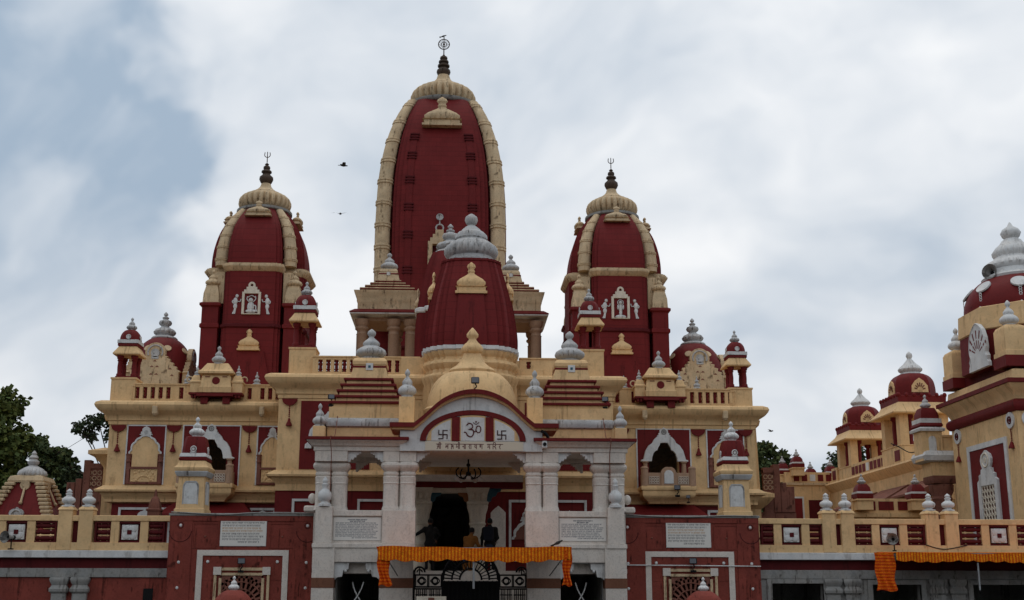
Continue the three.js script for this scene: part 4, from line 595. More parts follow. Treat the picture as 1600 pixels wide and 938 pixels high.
// ---------------------------------------------------------------- red gate blocks either side of the porch
function gateBlock(x0, x1, label, kl) {
  const t = T('gate_block', label, 'wall', [(x0 + x1) / 2, 0, -37.6], 'red gate blocks'), z = -37, c = (x0 + x1) / 2 - (x0 < 0 ? -.04 : .08);
  P(t, 'wall', [bx(x0, c - .66, 0, 2.02, z - .4, z), bx(c + .66, x1, 0, 2.02, z - .4, z), bx(x0 + .004, c - .66, 2.03, 2.16, z - .4, z - .003), bx(c + .66, x1 - .004, 2.03, 2.16, z - .4, z - .003), bx(x0 + .004, x1 - .004, 2.16, 4.02, z - 1.6, z - .003), bx(x0, x0 + .3, 0, 2.16, z - 1.6, z - .4), bx(x1 - .3, x1, 0, 2.16, z - 1.6, z - .4), bx(x0 + .3, x1 - .3, 0, 2.16, z - 1.6, z - 1.4), bx(x0 + .02, c - .67, 2.0, 2.05, z - .38, z - .02), bx(c + .67, x1 - .02, 2.0, 2.05, z - .38, z - .02)], RS);
  P(t, 'coping', bx(x0 - .03, x1 + .03, 4.02, 4.10, z - 1.62, z + .05, .015), GR);
  P(t, 'frieze', [bx(x0 + .05, x1 - .05, 3.86, 4.019, z, z + .03)], RS);
  const f0 = c - 1.42, f1 = c + 1.42;
  P(t, 'marble_frame', [bx(f0, f1, 2.79, 2.96, z, z + .03), bx(f0, f0 + .18, 0, 2.79, z, z + .03), bx(f1 - .18, f1, 0, 2.79, z, z + .03)], WM);
  const n = P(t, 'window', [bx(c - .66, c + .66, 0, .5, z - .1, z + .012)], RS);
  P(n, 'window_frame', [bx(c - .86, c - .78, 0, 2.23, z, z + .05), bx(c - .70, c - .62, 0, 2.10, z + .012, z + .06), bx(c + .78, c + .86, 0, 2.23, z, z + .05), bx(c + .62, c + .70, 0, 2.10, z + .012, z + .06), bx(c - .66, c + .66, 2.33, 2.42, z, z + .05), bx(c - .66, c + .66, 2.18, 2.26, z + .012, z + .06)], YP);
  for (const s of [-1, 1]) P(n, 'corner_block', bx(c + s * .76 - .12, c + s * .76 + .12, 2.20, 2.44, z, z + .07), WM);
  for (let r = 0; r < 3; r++) { const r0 = .26 + r * .22, k = 9 + r * 4; for (let i = 0; i < k; i++) { const a = (i + .5) / k * Math.PI, ca = Math.cos(a), sa = Math.sin(a); if (Math.abs(ca) * (r0 + .17) > .62) continue; const g = new THREE.BoxGeometry(.20, .055 + r * .012, .03); g.rotateZ(a); g.translate(c + ca * (r0 + .1), 1.28 + sa * (r0 + .1), z + .02); P(n, 'fan_slat', flat(g), BR); } const rg = []; for (let i = 0; i <= 20; i++) { const a = i / 20 * Math.PI; if (Math.abs(Math.cos(a) * r0) < .62) rg.push([c + Math.cos(a) * r0, 1.28 + Math.sin(a) * r0, z + .02]); } P(n, 'fan_ring', tube(rg, .025, 6, 24), BR); }
  P(n, 'fan_surround', ex([[c - .62, 1.28], [c - .62, 2.16], [c + .62, 2.16], [c + .62, 1.28], ...(() => { const p = []; for (let i = 0; i <= 16; i++) { const a = Math.acos(.61 / .9) + i / 16 * (Math.PI - 2 * Math.acos(.61 / .9)); p.push([c + Math.cos(a) * .84, 1.28 + Math.sin(a) * .82]); } return p; })()], z + .012, z + .035), BR);
  tablet(t, c - .02, 3.50, 1.44, .84, z, 8, 0, '#4a4648', true);
  for (const s of [-1, 1]) {
    P(t, 'recessed_panel', frameP(c + s * 1.2 - .40, c + s * 1.2 + .40, 3.02, 3.80, .03, z, z + .016), RS);
    P(t, 'lamp_relief', [ring(.34, .02, c + s * 1.98, 3.55, z + .01, Math.PI, Math.PI), bx(c + s * 1.98 - .03, c + s * 1.98 + .03, 2.86, 3.3, z, z + .018), bx(c + s * 1.98 - .16, c + s * 1.98 + .16, 2.76, 2.84, z, z + .018), ring(.09, .02, c + s * 1.98, 3.72, z + .01)], RELIEF);
    for (const [dx, y] of [[1.98, 3.72], [1.98, 2.58], [1.98, 1.80], [1.08, 2.60]]) P(t, 'marble_stud', ball(.05, c + s * dx, y, z + .015, 1, 1, .5, 8), W);
    P(t, 'panel_stud', ball(.03, c + s * 1.2, 3.38, z + .012, 1, 1, .5, 6), BR);
  }
  P(t, 'end_pilaster', bx(x0 + .04, x0 + .72, .02, 3.855, z, z + .02), RS); P(t, 'end_pilaster', bx(x1 - .72, x1 - .04, .02, 3.855, z, z + .02), RS);
  // corner turret
  const kx = kl, kz = z - .62, k = T('gate_turret', x0 < 0 ? 'cream turret with white arched panel and red dome on the left gate block' : 'cream turret with white arched panel and red dome on the right gate block', 'turret', [kx, 4.10, kz], 'gate turrets');
  P(k, 'body', rl(kx, kz, .46, .46, [[.02, 4.10], [.02, 4.24], [-.02, 4.26], [-.06, 5.24], [-.02, 5.28]]), Y);
  P(k, 'grey_moulding', rl(kx, kz, .46, .46, [[-.03, 5.27], [.0, 5.28], [.04, 5.36], [.06, 5.42], [.05, 5.44]]), GW);
  P(k, 'cornice', rl(kx, kz, .46, .46, [[.05, 5.44], [.08, 5.50], [.08, 5.56], [.0, 5.64], [-.04, 5.76], [-.06, 5.78]]), Y);
  P(k, 'red_roll', rl(kx, kz, .40, .40, [[-.02, 5.77], [.03, 5.80], [.04, 5.86], [.0, 5.90]]), R);
  P(k, 'white_band', rl(kx, kz, .42, .42, [[-.01, 5.90], [0.01, 5.91], [-.02, 6.02], [-.05, 6.03]]), W);
  const d = P(k, 'dome', pl([[-1, .7], [-.7, 1], [.7, 1], [1, .7], [1, -.7], [.7, -1], [-.7, -1], [-1, -.7]], kx, kz, [[.385, 6.03], [.38, 6.15], [.35, 6.38], [.30, 6.56], [.27, 6.58]], .5), R);
  P(k, 'finial', kal(.25, .68, kx, 6.57, kz, 10), W);
  for (let q = 0; q < 4; q++) {
    const tf = (g) => { const r = turned(g, q * Math.PI / 2); r.translate(kx, 0, kz); return r; };
    P(k, 'white_panel', tf(ex(roundArch(.42, .72, 0, 4.40).map(([x, y]) => [x, Math.min(y, 5.08)]), .36, .438, [], .006)), W);
    P(k, 'panel_border', tf(ex([...roundArch(.50, .80, 0, 4.39).map(([x, y]) => [x, Math.min(y, 5.13)]), ...roundArch(.43, .73, 0, 4.39).map(([x, y]) => [x, Math.min(y, 5.09)]).reverse()], .36, .446)), GW);
    P(d, 'rosette', tf(mergeGeometries([ring(.085, .02, 0, 6.16, .385), disc(.045, 0, 6.16, .385, .04), bx(-.10, .10, 6.035, 6.07, .36, .40)])), W);
  }
}
gateBlock(-8.95, -4.36, 'red stone gate block left of the porch with marble tablet and framed window', -8.40);
gateBlock(5.38, 9.75, 'red stone gate block right of the porch with marble tablet and framed window', 9.13);
// ---------------------------------------------------------------- front boundary walls
function frontWall(label, x0, x1, panels, posts, openings) {
  const z = -37.5, t = T('boundary_wall', label, 'wall', [(x0 + x1) / 2, 0, z], 'front boundary walls');
  P(t, 'rail', [bx(x0, x1, 3.87, 4.05, z - .32, z + .02, .02), bx(x0, x1, 2.95, 3.20, z - .34, z + .03, .01)], Y);
  P(t, 'white_cornice', bx(x0, x1, 2.72, 2.95, z - .3, z + .14, .02), W); P(t, 'red_band', bx(x0, x1, 2.40, 2.72, z - .3, z - .05), RD); P(t, 'grey_band', bx(x0, x1, 2.12, 2.40, z - .3, z + .06, .015), GR);
  for (const [c, w] of panels) {
    const h = w / 2; P(t, 'panel_frame', [bx(c - h, c + h, 3.20, 3.25, z - .22, z - .03), bx(c - h, c + h, 3.80, 3.868, z - .22, z - .03), bx(c - h, c - h + .06, 3.25, 3.80, z - .22, z - .03), bx(c + h - .06, c + h, 3.25, 3.80, z - .22, z - .03), bx(c - .34, c + .34, 3.25, 3.80, z - .2, z - .12)], RD);
    for (const s of [-1, 1]) { P(t, 'panel_post', bx(c + s * .46 - .13, c + s * .46 + .13, 3.20, 3.868, z - .24, z - .01, .01), Y);
      const a = c + s * .59, b = c + s * (h - .06), m = (a + b) / 2, L = Math.abs(b - a);
      for (let k = 0; k < 3; k++) { const g = new THREE.LatheGeometry([[.05, -L / 2], [.078, -L / 2 + .03], [.078, -L / 2 + .1], [.055, -L / 2 + .13], [.08, -L * .18], [.08, L * .18], [.055, L / 2 - .13], [.078, L / 2 - .1], [.078, L / 2 - .03], [.05, L / 2]].map(([r, y]) => new THREE.Vector2(r, y)), 10); g.rotateZ(Math.PI / 2); g.translate(m, 3.33 + k * .195, z - .12); P(t, 'horizontal_baluster', flat(g), RD); } }
    const f = P(t, 'flower_tile', [bx(c - .25, c + .25, 3.29, 3.76, z - .12, z - .05, .01), ...[0, 1, 2, 3].map((k) => ball(.13, c + Math.cos(k * Math.PI / 2 + Math.PI / 4) * .14, 3.525 + Math.sin(k * Math.PI / 2 + Math.PI / 4) * .14, z - .05, 1, 1, .28, 10))], W); P(f, 'tile_centre', bx(c - .07, c + .07, 3.455, 3.595, z - .05, z - .008), RD);
  }
  for (const x of posts) { const p = P(t, 'post', [bx(x - .22, x + .22, 2.96, 4.22, z - .36, z + .06, .02), rl(x, z - .15, .2, .2, [[.04, 4.22], [.02, 4.28], [-.04, 4.33]])], Y); P(p, 'post_finial', urn(.21, .58, x, 4.32, z - .15), W); }
  for (let k = 0; k + 1 < posts.length; k += 2) P(t, 'post_gap_panel', bx(Math.min(posts[k], posts[k + 1]) + .22, Math.max(posts[k], posts[k + 1]) - .22, 3.2, 3.868, z - .2, z - .1), RD);
  let x = x0; const ws = []; for (const [a, b, top] of openings) { ws.push(bx(x, a, 0, 2.12, z - .35, z)); ws.push(bx(a, b, top, 2.12, z - .35, z)); x = b; } ws.push(bx(x, x1, 0, 2.12, z - .35, z));
  P(t, 'lower_wall', ws, openings.length ? GR : RS);
  for (const [a, b, top] of openings) { P(t, 'opening_frame', [bx(a - .16, a, 0, top + .14, z - .1, z + .05), bx(b, b + .16, 0, top + .14, z - .1, z + .05), bx(a, b, top, top + .14, z - .1, z + .05)], GR); P(t, 'room_wall', [bx(a - .3, b + .3, 0, 2.6, z - 3.1, z - 3), bx(a - .35, a - .25, 0, 2.6, z - 3, z - .36), bx(b + .25, b + .35, 0, 2.6, z - 3, z - .36), bx(a - .3, b + .3, 2.42, 2.6, z - 3, z - .36)], GR); }
  for (let k = 0; k + 1 < posts.length; k += 2) for (const j of [0, 1]) P(t, 'pilaster', rl(posts[k + j], z + .02, .22, .1, [[.02, 0], [0, .2], [0, 1.62], [.06, 1.68], [.07, 1.76], [.02, 1.84], [.0, 1.88], [.05, 1.98], [.07, 2.06], [.05, 2.12]]), GR);
  return t;
}
const lw = frontWall('long front wall left of the gate with red baluster panels and cream rails', -24, -8.98, [[-10.32, 2.2], [-13.86, 2.5], [-17.36, 2.5], [-20.86, 2.5]], [-11.70, -12.34, -15.40, -16.04, -18.9, -19.5], []);
P(lw, 'vent', [bx(-9.75, -9.45, 1.42, 1.78, -37.5, -37.47)], IRON);
frontWall('long front wall right of the gate with red baluster panels and dark shop openings', 9.78, 28, [[10.96, 2.0], [14.2, 2.36], [17.85, 2.6], [21.5, 2.6]], [12.19, 12.81, 15.62, 16.27, 19.5, 20.1], [[10.22, 11.9, 1.98], [13.5, 15.1, 1.95], [16.8, 19.0, 1.95]]);
// ---------------------------------------------------------------- right: domed pavilion with carved panels
{
  const X0 = 19.8, X1 = 24.4, za = -39.5, zb = -44.9, cx = (X0 + X1) / 2 - .50, cz = (za + zb) / 2, hx = (X1 - X0) / 2, hz = (za - zb) / 2, t = T('garden_pavilion', 'tall cream pavilion with red mouldings and round red dome at the right edge', 'building', [cx, 0, cz]);
  const rect = (lv) => rl((X0 + X1) / 2, cz, hx, hz, lv);
  P(t, 'wall', rect([[0, 0], [0, 8.0]]), Y);
  P(t, 'red_roll', rect([[-.02, 8.0], [.06, 8.02], [.14, 8.12], [.16, 8.22], [.14, 8.34], [.06, 8.42], [-.02, 8.44]]), R);
  P(t, 'cornice', rect([[0, 8.44], [.02, 8.5], [.12, 8.7], [.3, 8.88], [.34, 8.96]]), Y); P(t, 'red_edge', rect([[.33, 8.96], [.40, 8.97], [.40, 9.12], [.3, 9.13]]), R);
  P(t, 'blocking_course', rect([[.1, 9.13], [.06, 9.16], [.02, 9.5], [-.3, 9.62]]), Y);
  P(t, 'roof_base', rect([[-.28, 9.6], [-.28, 10.0], [-.3, 10.0]]), RD);
  P(t, 'drum', pl([[-1, .45], [-.45, 1], [.45, 1], [1, .45], [1, -.45], [.45, -1], [-.45, -1], [-1, -.45]], cx, cz, [[2.0, 9.9], [1.98, 11.3], [1.96, 11.32]], .4), R);
  P(t, 'cream_band', pl([[-1, .45], [-.45, 1], [.45, 1], [1, .45], [1, -.45], [.45, -1], [-.45, -1], [-1, -.45]], cx, cz, [[1.98, 11.32], [2.03, 11.36], [1.98, 12.2], [1.9, 12.24]], .4), Y);
  const d = P(t, 'dome', lathe(smooth([[1.95, 12.2], [1.94, 12.5], [1.75, 13.0], [1.35, 13.42], [1.1, 13.55]], 14).map(([r, y]) => [r, y]), cx, 0, cz, 1, 1, 40), R);
  P(t, 'white_crown', lathe([[1.18, 13.5], [1.22, 13.6], [1.05, 13.72], [.98, 13.9], [1.02, 13.95], [1.08, 14.08, 1], [1.0, 14.22, 1], [.75, 14.36], [.68, 14.45], [.74, 14.55, 1], [.76, 14.66, 1], [.62, 14.85, .5], [.45, 15.0], [.36, 15.14], [.24, 15.22], [.32, 15.30], [.38, 15.45], [.30, 15.6], [.12, 15.72], [.02, 15.9]], cx, 0, cz, 1, 1, 28, 22, .06), W);
  for (let q = 0; q < 8; q++) { const tf = (g) => { const r = turned(g, q * Math.PI / 4 - Math.PI / 8); r.translate(cx, 0, cz); return r; }; const m = disc(.30, 0, 0, 0, .06, 24); m.rotateX(-.75); m.translate(0, 13.08, 1.72); const b = P(d, 'medallion', tf(m), W); const g = []; for (let k = 0; k < 6; k++) g.push(ring(.05, .016, 0, 12.86 - k * .1, 1.92, Math.PI * 2, 0, 8)); g.push(lathe([[.03, .16], [.13, 0], [.1, -.02]].reverse(), 0, 12.12, 1.98, 1, 1, 10)); P(b, 'bell_chain', tf(mergeGeometries(g)), W); }
  for (const [sx, sz] of [[-1, 1], [1, 1], [-1, -1], [1, -1]]) { const px = (X0 + X1) / 2 + sx * (hx - .40) - .12, pz = cz + sz * (hz - .46); const p = P(t, 'corner_post', [rl(px, pz, .42, .42, [[.04, 10.0], [.04, 10.2], [0, 10.22], [0, 11.0], [-.06, 11.12], [-.2, 11.2]])], Y); P(p, 'post_red_base', rl(px, pz, .42, .42, [[.07, 9.62], [.07, 10.02], [.03, 10.03]]), R); P(p, 'post_finial', kal(.34, 1.0, px, 11.15, pz, 10), W); }
  // carved fan gable on the side face and the front
  const fan = (tf) => { const o = [[.80, 9.85], [.80, 10.0], [.72, 10.1], [.76, 10.25], [.64, 10.4], [.70, 10.6], [.66, 10.95], [.5, 11.3], [.25, 11.52], [0, 11.62]]; const out = [...o, ...o.slice(0, -1).reverse().map(([x, y]) => [-x, y])];
    const g = P(t, 'fan_gable', tf(ex(out, 0, .14, [], .01)), W); P(g, 'fan_rim', tf(tube([...o.slice(3).map(([x, y]) => [x * .94, y - .03, .14]), ...o.slice(3, -1).reverse().map(([x, y]) => [-x * .94, y - .03, .14])], .025, 6)), W);
    for (let r = 0; r < 2; r++) for (let k = 0; k < 7; k++) { const an = (k + .5) / 7 * Math.PI * .86 + .22, r0 = .20 + r * .34, r1 = r0 + .28, w = .03 + r * .014, ca = Math.cos(an), sa = Math.sin(an); P(g, 'fan_slot', tf(ex([[ca * r0 - sa * w * .7, 10.42 + sa * r0 * 1.12 + ca * w * .7], [ca * r0 + sa * w * .7, 10.42 + sa * r0 * 1.12 - ca * w * .7], [ca * r1 + sa * w, 10.42 + sa * r1 * 1.12 - ca * w], [ca * r1 - sa * w, 10.42 + sa * r1 * 1.12 + ca * w]], .135, .145)), R); } };
  fan((g) => { const r = turned(g, -Math.PI / 2); r.translate(X0 - .18, 0, -41.4); return r; }); fan((g) => moved(g, cx, 0, za - .40));
  // wall panels: left side face and front face
  const panel = (tf, w) => { const f = P(t, 'wall_panel', tf(bx(-w / 2, w / 2, 3.2, 7.0, 0, .03)), R); P(f, 'panel_frame', tf(frameP(-w / 2 - .2, w / 2 + .2, 3.0, 7.2, .2, 0, .06)), W);
    const cr = [[.80, 3.2], [.80, 5.75], [.64, 5.85], [.64, 6.0], [.46, 6.05], [.43, 6.2], [.30, 6.24], [.40, 6.4], [.43, 6.55], [.33, 6.74], [.14, 6.82], [0, 6.9]]; const a = P(f, 'carved_screen', tf(ex([...cr, ...cr.slice(0, -1).reverse().map(([x, y]) => [-x, y])], .03, .12, [rectP(-.54, .54, 3.4, 5.6).reverse()])), W);
    const lg = [bx(-.55, .55, 3.39, 5.61, .03, .04)]; P(a, 'screen_back', tf(lg[0]), BR); const jg = []; for (let i = 0; i < 5; i++) for (let k = 0; k < 10; k++) { jg.push(ring(.10, .022, -.44 + i * .22 + (k % 2) * .03, 3.52 + k * .22, .08, Math.PI * 2, 0, 8)); if (i < 4) jg.push(ball(.05, -.33 + i * .22, 3.63 + k * .22, .07, 1, 1, .5, 6)); } P(a, 'screen_lattice', tf(mergeGeometries(jg)), CREAM);
    P(a, 'crest_rosette', tf(mergeGeometries([ring(.25, .035, 0, 6.52, .12), disc(.1, 0, 6.52, .12, .04)])), CREAM); };
  const sideTf = (zz) => (g) => { const r = turned(g, -Math.PI / 2); r.translate(X0, 0, zz); return r; };
  panel(sideTf(-41.98), 2.85); panel((g) => moved(g, (X0 + X1) / 2, 0, za), 2.6);
  const discO = (tf) => { const m = P(t, 'emblem_disc', tf(disc(.29, 0, 7.72, .03, .06, 24)), W); P(m, 'emblem', tf(mergeGeometries([ring(.12, .028, 0, 7.72, .065), disc(.06, 0, 7.72, .06, .03)])), RD); const g = []; for (let k = 0; k < 6; k++) g.push(ball(.035, 0, 7.38 - k * .075, .04, .8, 1.15, .7, 7)); g.push(lathe([[.12, 0], [.11, .06], [.05, .2], [.01, .26]], 0, 6.72, .05, 1, 1, 10)); P(m, 'tassel', tf(mergeGeometries(g)), R); };
  discO(sideTf(-44.35)); discO(sideTf(-39.95)); discO((g) => moved(g, X0 + .45, 0, za)); discO((g) => moved(g, X1 - .45, 0, za));
}
{ // link bay behind the pavilion: pillar, white ledge, small turret
  const t = T('link_bay', 'cream link bay with stone pillar and white ledge behind the right pavilion', 'building', [19.6, 0, -46.5]);
  P(t, 'pillar', [lathe([[.42, 0], [.42, .3], [.34, .4], [.36, 2.6], [.34, 3.9], [.40, 4.0], [.36, 4.1], [.46, 4.3], [.48, 4.55], [.40, 4.62]], 19.62, 1.4, -45.9, 1, 1, 16), rl(19.62, -45.9, .46, .46, [[0, 6.0], [.05, 6.1], [.05, 6.3]])], BR);
  P(t, 'beam', [rl(20.4, -45.95, 1.4, .55, [[-.1, 6.3], [-.1, 6.85]])], Y); P(t, 'white_ledge', rl(20.4, -45.95, 1.45, .55, [[0, 6.85], [.12, 6.9], [.18, 7.1], [.12, 7.25], [0, 7.3]]), W); P(t, 'parapet', [rl(20.5, -45.95, 1.2, .4, [[0, 7.3], [0, 7.85], [.05, 7.87], [.05, 7.95], [-.1, 7.98]])], Y);
  P(t, 'rear_wall', [bx(20.6, 24, 0, 6.3, -46.9, -46.5)], Y);
  const kx = 19.22, kz = -45.9; P(t, 'turret', [rl(kx, kz, .42, .42, [[0, 6.9], [0, 8.1]])], Y); P(t, 'turret_ledge', rl(kx, kz, .42, .42, [[.1, 8.1], [.12, 8.2], [0, 8.28]]), W); P(t, 'turret_red_roll', rl(kx, kz, .42, .42, [[.02, 8.28], [.06, 8.34], [.02, 8.44]]), R); P(t, 'turret_band', rl(kx, kz, .42, .42, [[.02, 8.44], [.02, 8.62], [-.04, 8.63]]), W); P(t, 'turret_dome', rl(kx, kz, .42, .42, [[-.05, 8.63], [-.07, 8.85], [-.16, 9.08]]), R); P(t, 'turret_finial', kal(.22, .6, kx, 9.06, kz, 8), GW); P(t, 'turret_panel', ex(roundArch(.3, .8, kx, 7.1), kz + .42, kz + .45), W);
}
// ---------------------------------------------------------------- right: far two-storey wing with chhatri pavilions
function chhatri(cx, cy, cz, s, label) {
  const t = T('chhatri', label, 'pavilion', [cx, cy, cz], 'domed chhatris on the far wing'); const q = (a) => a * s;
  for (const sx of [-1, 1]) for (const sz of [-1, 1]) P(t, 'pier', bx(cx + sx * q(1.0) - q(.22), cx + sx * q(1.0) + q(.22), cy, cy + q(1.55), cz + sz * q(1.0) - q(.22), cz + sz * q(1.0) + q(.22)), Y);
  for (const sz of [-1, 1]) for (const sx of [-1, 1]) P(t, 'red_pillar', lathe([[.16, 0], [.16, .1], [.11, .14], [.13, .6], [.1, .85], [.18, .9], [.18, 1]], cx + sx * q(.62), cy, cz + sz * q(1.0), s, q(1.5), 10), R);
  for (const sx of [-1, 1]) P(t, 'red_pillar', lathe([[.16, 0], [.16, .1], [.11, .14], [.13, .6], [.1, .85], [.18, .9], [.18, 1]], cx + sx * q(1.0), cy, cz, s, q(1.5), 10), R);
  P(t, 'floor', rl(cx, cz, q(1.26), q(1.26), [[0, cy - 1.0], [0, cy - .06], [.04, cy - .05], [.04, cy + .003]]), Y);
  P(t, 'eave', rl(cx, cz, q(1.22), q(1.22), [[-.05, cy + q(1.5)], [q(.42), cy + q(1.50)], [q(.44), cy + q(1.56)], [q(.05), cy + q(1.95)], [q(-.02), cy + q(2.1)]]), Y);
  const sk = []; for (let k = 0; k < 7; k++) for (const [dx, dz] of [[1, 0], [0, 1]]) for (const g of [-1, 1]) { const u = (k / 6 - .5) * 2 * q(1.14); const px = dx ? u : g * q(1.18), pz = dx ? g * q(1.18) : u; sk.push(ball(q(.10), cx + px, cy + q(2.46), cz + pz, 1, 1.2, 1, 6)); }
  P(t, 'red_skirt', [rl(cx, cz, q(1.22), q(1.22), [[q(-.03), cy + q(2.1)], [q(-.01), cy + q(2.42)], [q(-.14), cy + q(2.46)]]), ...sk], R);
  const oct = [[-1, .5], [-.5, 1], [.5, 1], [1, .5], [1, -.5], [.5, -1], [-.5, -1], [-1, -.5]];
  const d = P(t, 'dome', pl(oct, cx, cz, smooth([[q(1.02), cy + q(2.45)], [q(1.0), cy + q(3.0)], [q(.92), cy + q(3.35)], [q(.72), cy + q(3.6)], [q(.5), cy + q(3.68)]], 10).map(([a, b]) => [a, b]), .4), R);
  for (let k = 0; k < 4; k++) { const tf = (g) => { const r = turned(g, k * Math.PI / 2); r.translate(cx, cy, cz); return r; }; const g = P(d, 'fan_panel', tf(ex([[-q(.42), q(2.62)], [q(.42), q(2.62)], [q(.40), q(2.95)], [q(.2), q(3.2)], [0, q(3.34)], [-q(.2), q(3.2)], [-q(.40), q(2.95)]], q(.96), q(1.05))), Y); const hg = []; for (let i = 0; i < 7; i++) { const a = (i + .5) / 7 * Math.PI; hg.push(bar([Math.cos(a) * q(.14), q(2.74) + Math.sin(a) * q(.17), q(1.055)], [Math.cos(a) * q(.28), q(2.74) + Math.sin(a) * q(.36), q(1.055)], q(.03), 5)); } P(g, 'fan_slot', tf(mergeGeometries(hg)), BR); }
  P(t, 'finial', lathe([[.52, 0], [.5, .08], [.45, .12], [.58, .2, 1], [.6, .26, 1], [.5, .36, .5], [.35, .46], [.2, .6], [.1, .7], [.12, .74], [.16, .8], [.14, .9], [.03, 1]], cx, cy + q(3.62), cz, s, q(1.25), 20, 14, .08), W);
}
chhatri(24.2, 9.0, -67.2, .98, 'smaller looking, farther of two red domed chhatris on the right wing'); chhatri(24.2, 9.2, -59.4, 1.06, 'nearer of two red domed chhatris on the right wing, beside the pavilion');
{
  const t = T('far_wing', 'far cream wing at right with red panelled parapets and sloping red awnings', 'building', [26, 0, -62]);
  P(t, 'upper_block', [bx(23.0, 32, 0, 8.2, -70, -50)], Y); P(t, 'upper_cornice', rl(27.5, -60, 4.5, 10, [[0, 7.7], [.25, 8.0], [.35, 8.15], [.3, 8.25], [0, 8.3]]), Y);
  const px = 22.95, g = []; const side = (z0, z1, n, y) => { P(t, 'parapet', [bx(px, px + .25, y, y + .75, z1, z0)], Y); for (let k = 0; k < n; k++) { const zc = mix(z0, z1, (k + .5) / n); P(t, 'parapet_panel', bx(px - .02, px, y + .15, y + .6, zc - .22, zc + .22), k === n >> 1 ? W : R); } };
  side(-60.6, -65.9, 9, 8.25); P(t, 'parapet_pier', bx(22.85, 23.3, 8.25, 9.1, -69.2, -68.2), Y); P(t, 'parapet_pier', bx(22.85, 23.3, 8.25, 9.1, -60.5, -58.0), Y);
  P(t, 'pier_panel', [bx(22.83, 22.85, 8.4, 8.95, -58.9, -58.2), bx(22.83, 22.85, 8.4, 8.95, -69, -68.4)], R);
  for (const z of [-55, -59.5, -64]) { P(t, 'sloping_awning', rings([[[-1.3, 1.9], [.2, 1.9], [.2, -1.9], [-1.3, -1.9]], [[-1.3, 1.9], [.2, 1.9], [.2, -1.9], [-1.3, -1.9]], [[-.1, 1.9], [.2, 1.9], [.2, -1.9], [-.1, -1.9]]].map((s, k) => s.map(([a, b]) => [23 + a, [6.3, 6.4, 7.1][k], z + b]))), BR); P(t, 'window', bx(22.98, 23.0, 5.2, 6.2, z - .4, z + .4), PANE); P(t, 'window', bx(22.98, 23.0, 5.2, 6.2, z + .9, z + 1.4), PANE); }
  // far return block
  P(t, 'return_block', [bx(20.2, 23.0, 0, 8.35, -74, -70)], Y); P(t, 'return_cornice', bx(20.05, 22.94, 8.2, 8.35, -73, -69.9), YP); P(t, 'return_parapet', [bx(20.2, 23.0, 8.35, 9.0, -70.3, -70)], Y);
  for (let k = 0; k < 5; k++) P(t, 'return_panel', bx(20.75 + k * .5, 21.08 + k * .5, 8.45, 8.85, -70, -69.97), k === 2 ? W : R);
  P(t, 'return_window', [bx(20.5, 21.2, 5.8, 7.4, -70, -69.97)], R); P(t, 'return_window_frame', frameP(20.4, 21.3, 5.7, 7.5, .1, -70, -69.95), W); P(t, 'return_opening', bx(21.6, 22.9, 5.6, 7.3, -70, -69.98), RD);
  // low terrace in front
  P(t, 'terrace', [bx(18.2, 23.0, 0, 5.3, -66, -52.4)], Y); P(t, 'terrace_cornice', [bx(18.05, 22.9, 5.1, 5.3, -60, -52.25)], Y); P(t, 'terrace_parapet', [bx(18.2, 23.0, 5.3, 5.95, -52.62, -52.4)], Y);
  for (const [a, b] of [[18.35, 18.6], [18.95, 19.25], [19.4, 20.1], [20.3, 20.9], [21.5, 22.3]]) P(t, 'terrace_panel', bx(a, b, 5.42, 5.82, -52.4, -52.37), R);
}
{ // turrets of the far wing: squat, no open pillars
  const t = T('wing_turret', 'small red turret at the far left corner of the far wing roof', 'turret', [0, 0, 0], 'small turrets on the far wing');
  P(t, 'body', rl(0, 0, .36, .36, [[0, 0], [0, .4], [.06, .42], [.06, .48], [0, .5]]), Y); P(t, 'red_block', rl(0, 0, .36, .36, [[.0, .5], [.02, .55], [.02, .72], [-.02, .74]]), R); P(t, 'white_band', rl(0, 0, .36, .36, [[.0, .74], [0, .82], [-.04, .83]]), W); P(t, 'dome', rl(0, 0, .36, .36, [[-.05, .83], [-.08, 1.02], [-.18, 1.18]]), R); P(t, 'finial', kal(.2, .5, 0, 1.16, 0, 8), GW);
  const lab = ['', 'second small red turret from the left on the far wing roof', 'small red turret behind the far wing parapet, left of the chhatri', 'small red turret right beside the farther chhatri', 'small red turret on the low terrace below the farther chhatri', 'small red turret on the low terrace right of the link turret', 'lowest small red turret standing by the far wing wall'];
  t.position.set(20.25, 8.4, -70.6);
  [[20.95, 8.75, -69.9], [22.9, 8.4, -73.5], [23.7, 8.4, -72], [18.6, 5.4, -52.2], [21.1, 5.4, -52.2], [16.55, 4.3, -60]].forEach((p, i) => copy(t, p, lab[i + 1], 0, i === 5 ? 1.3 : 1));
  S('terrace_ground', [bx(14.2, 18.0, 0, 4.35, -64, -58)], YP);
}
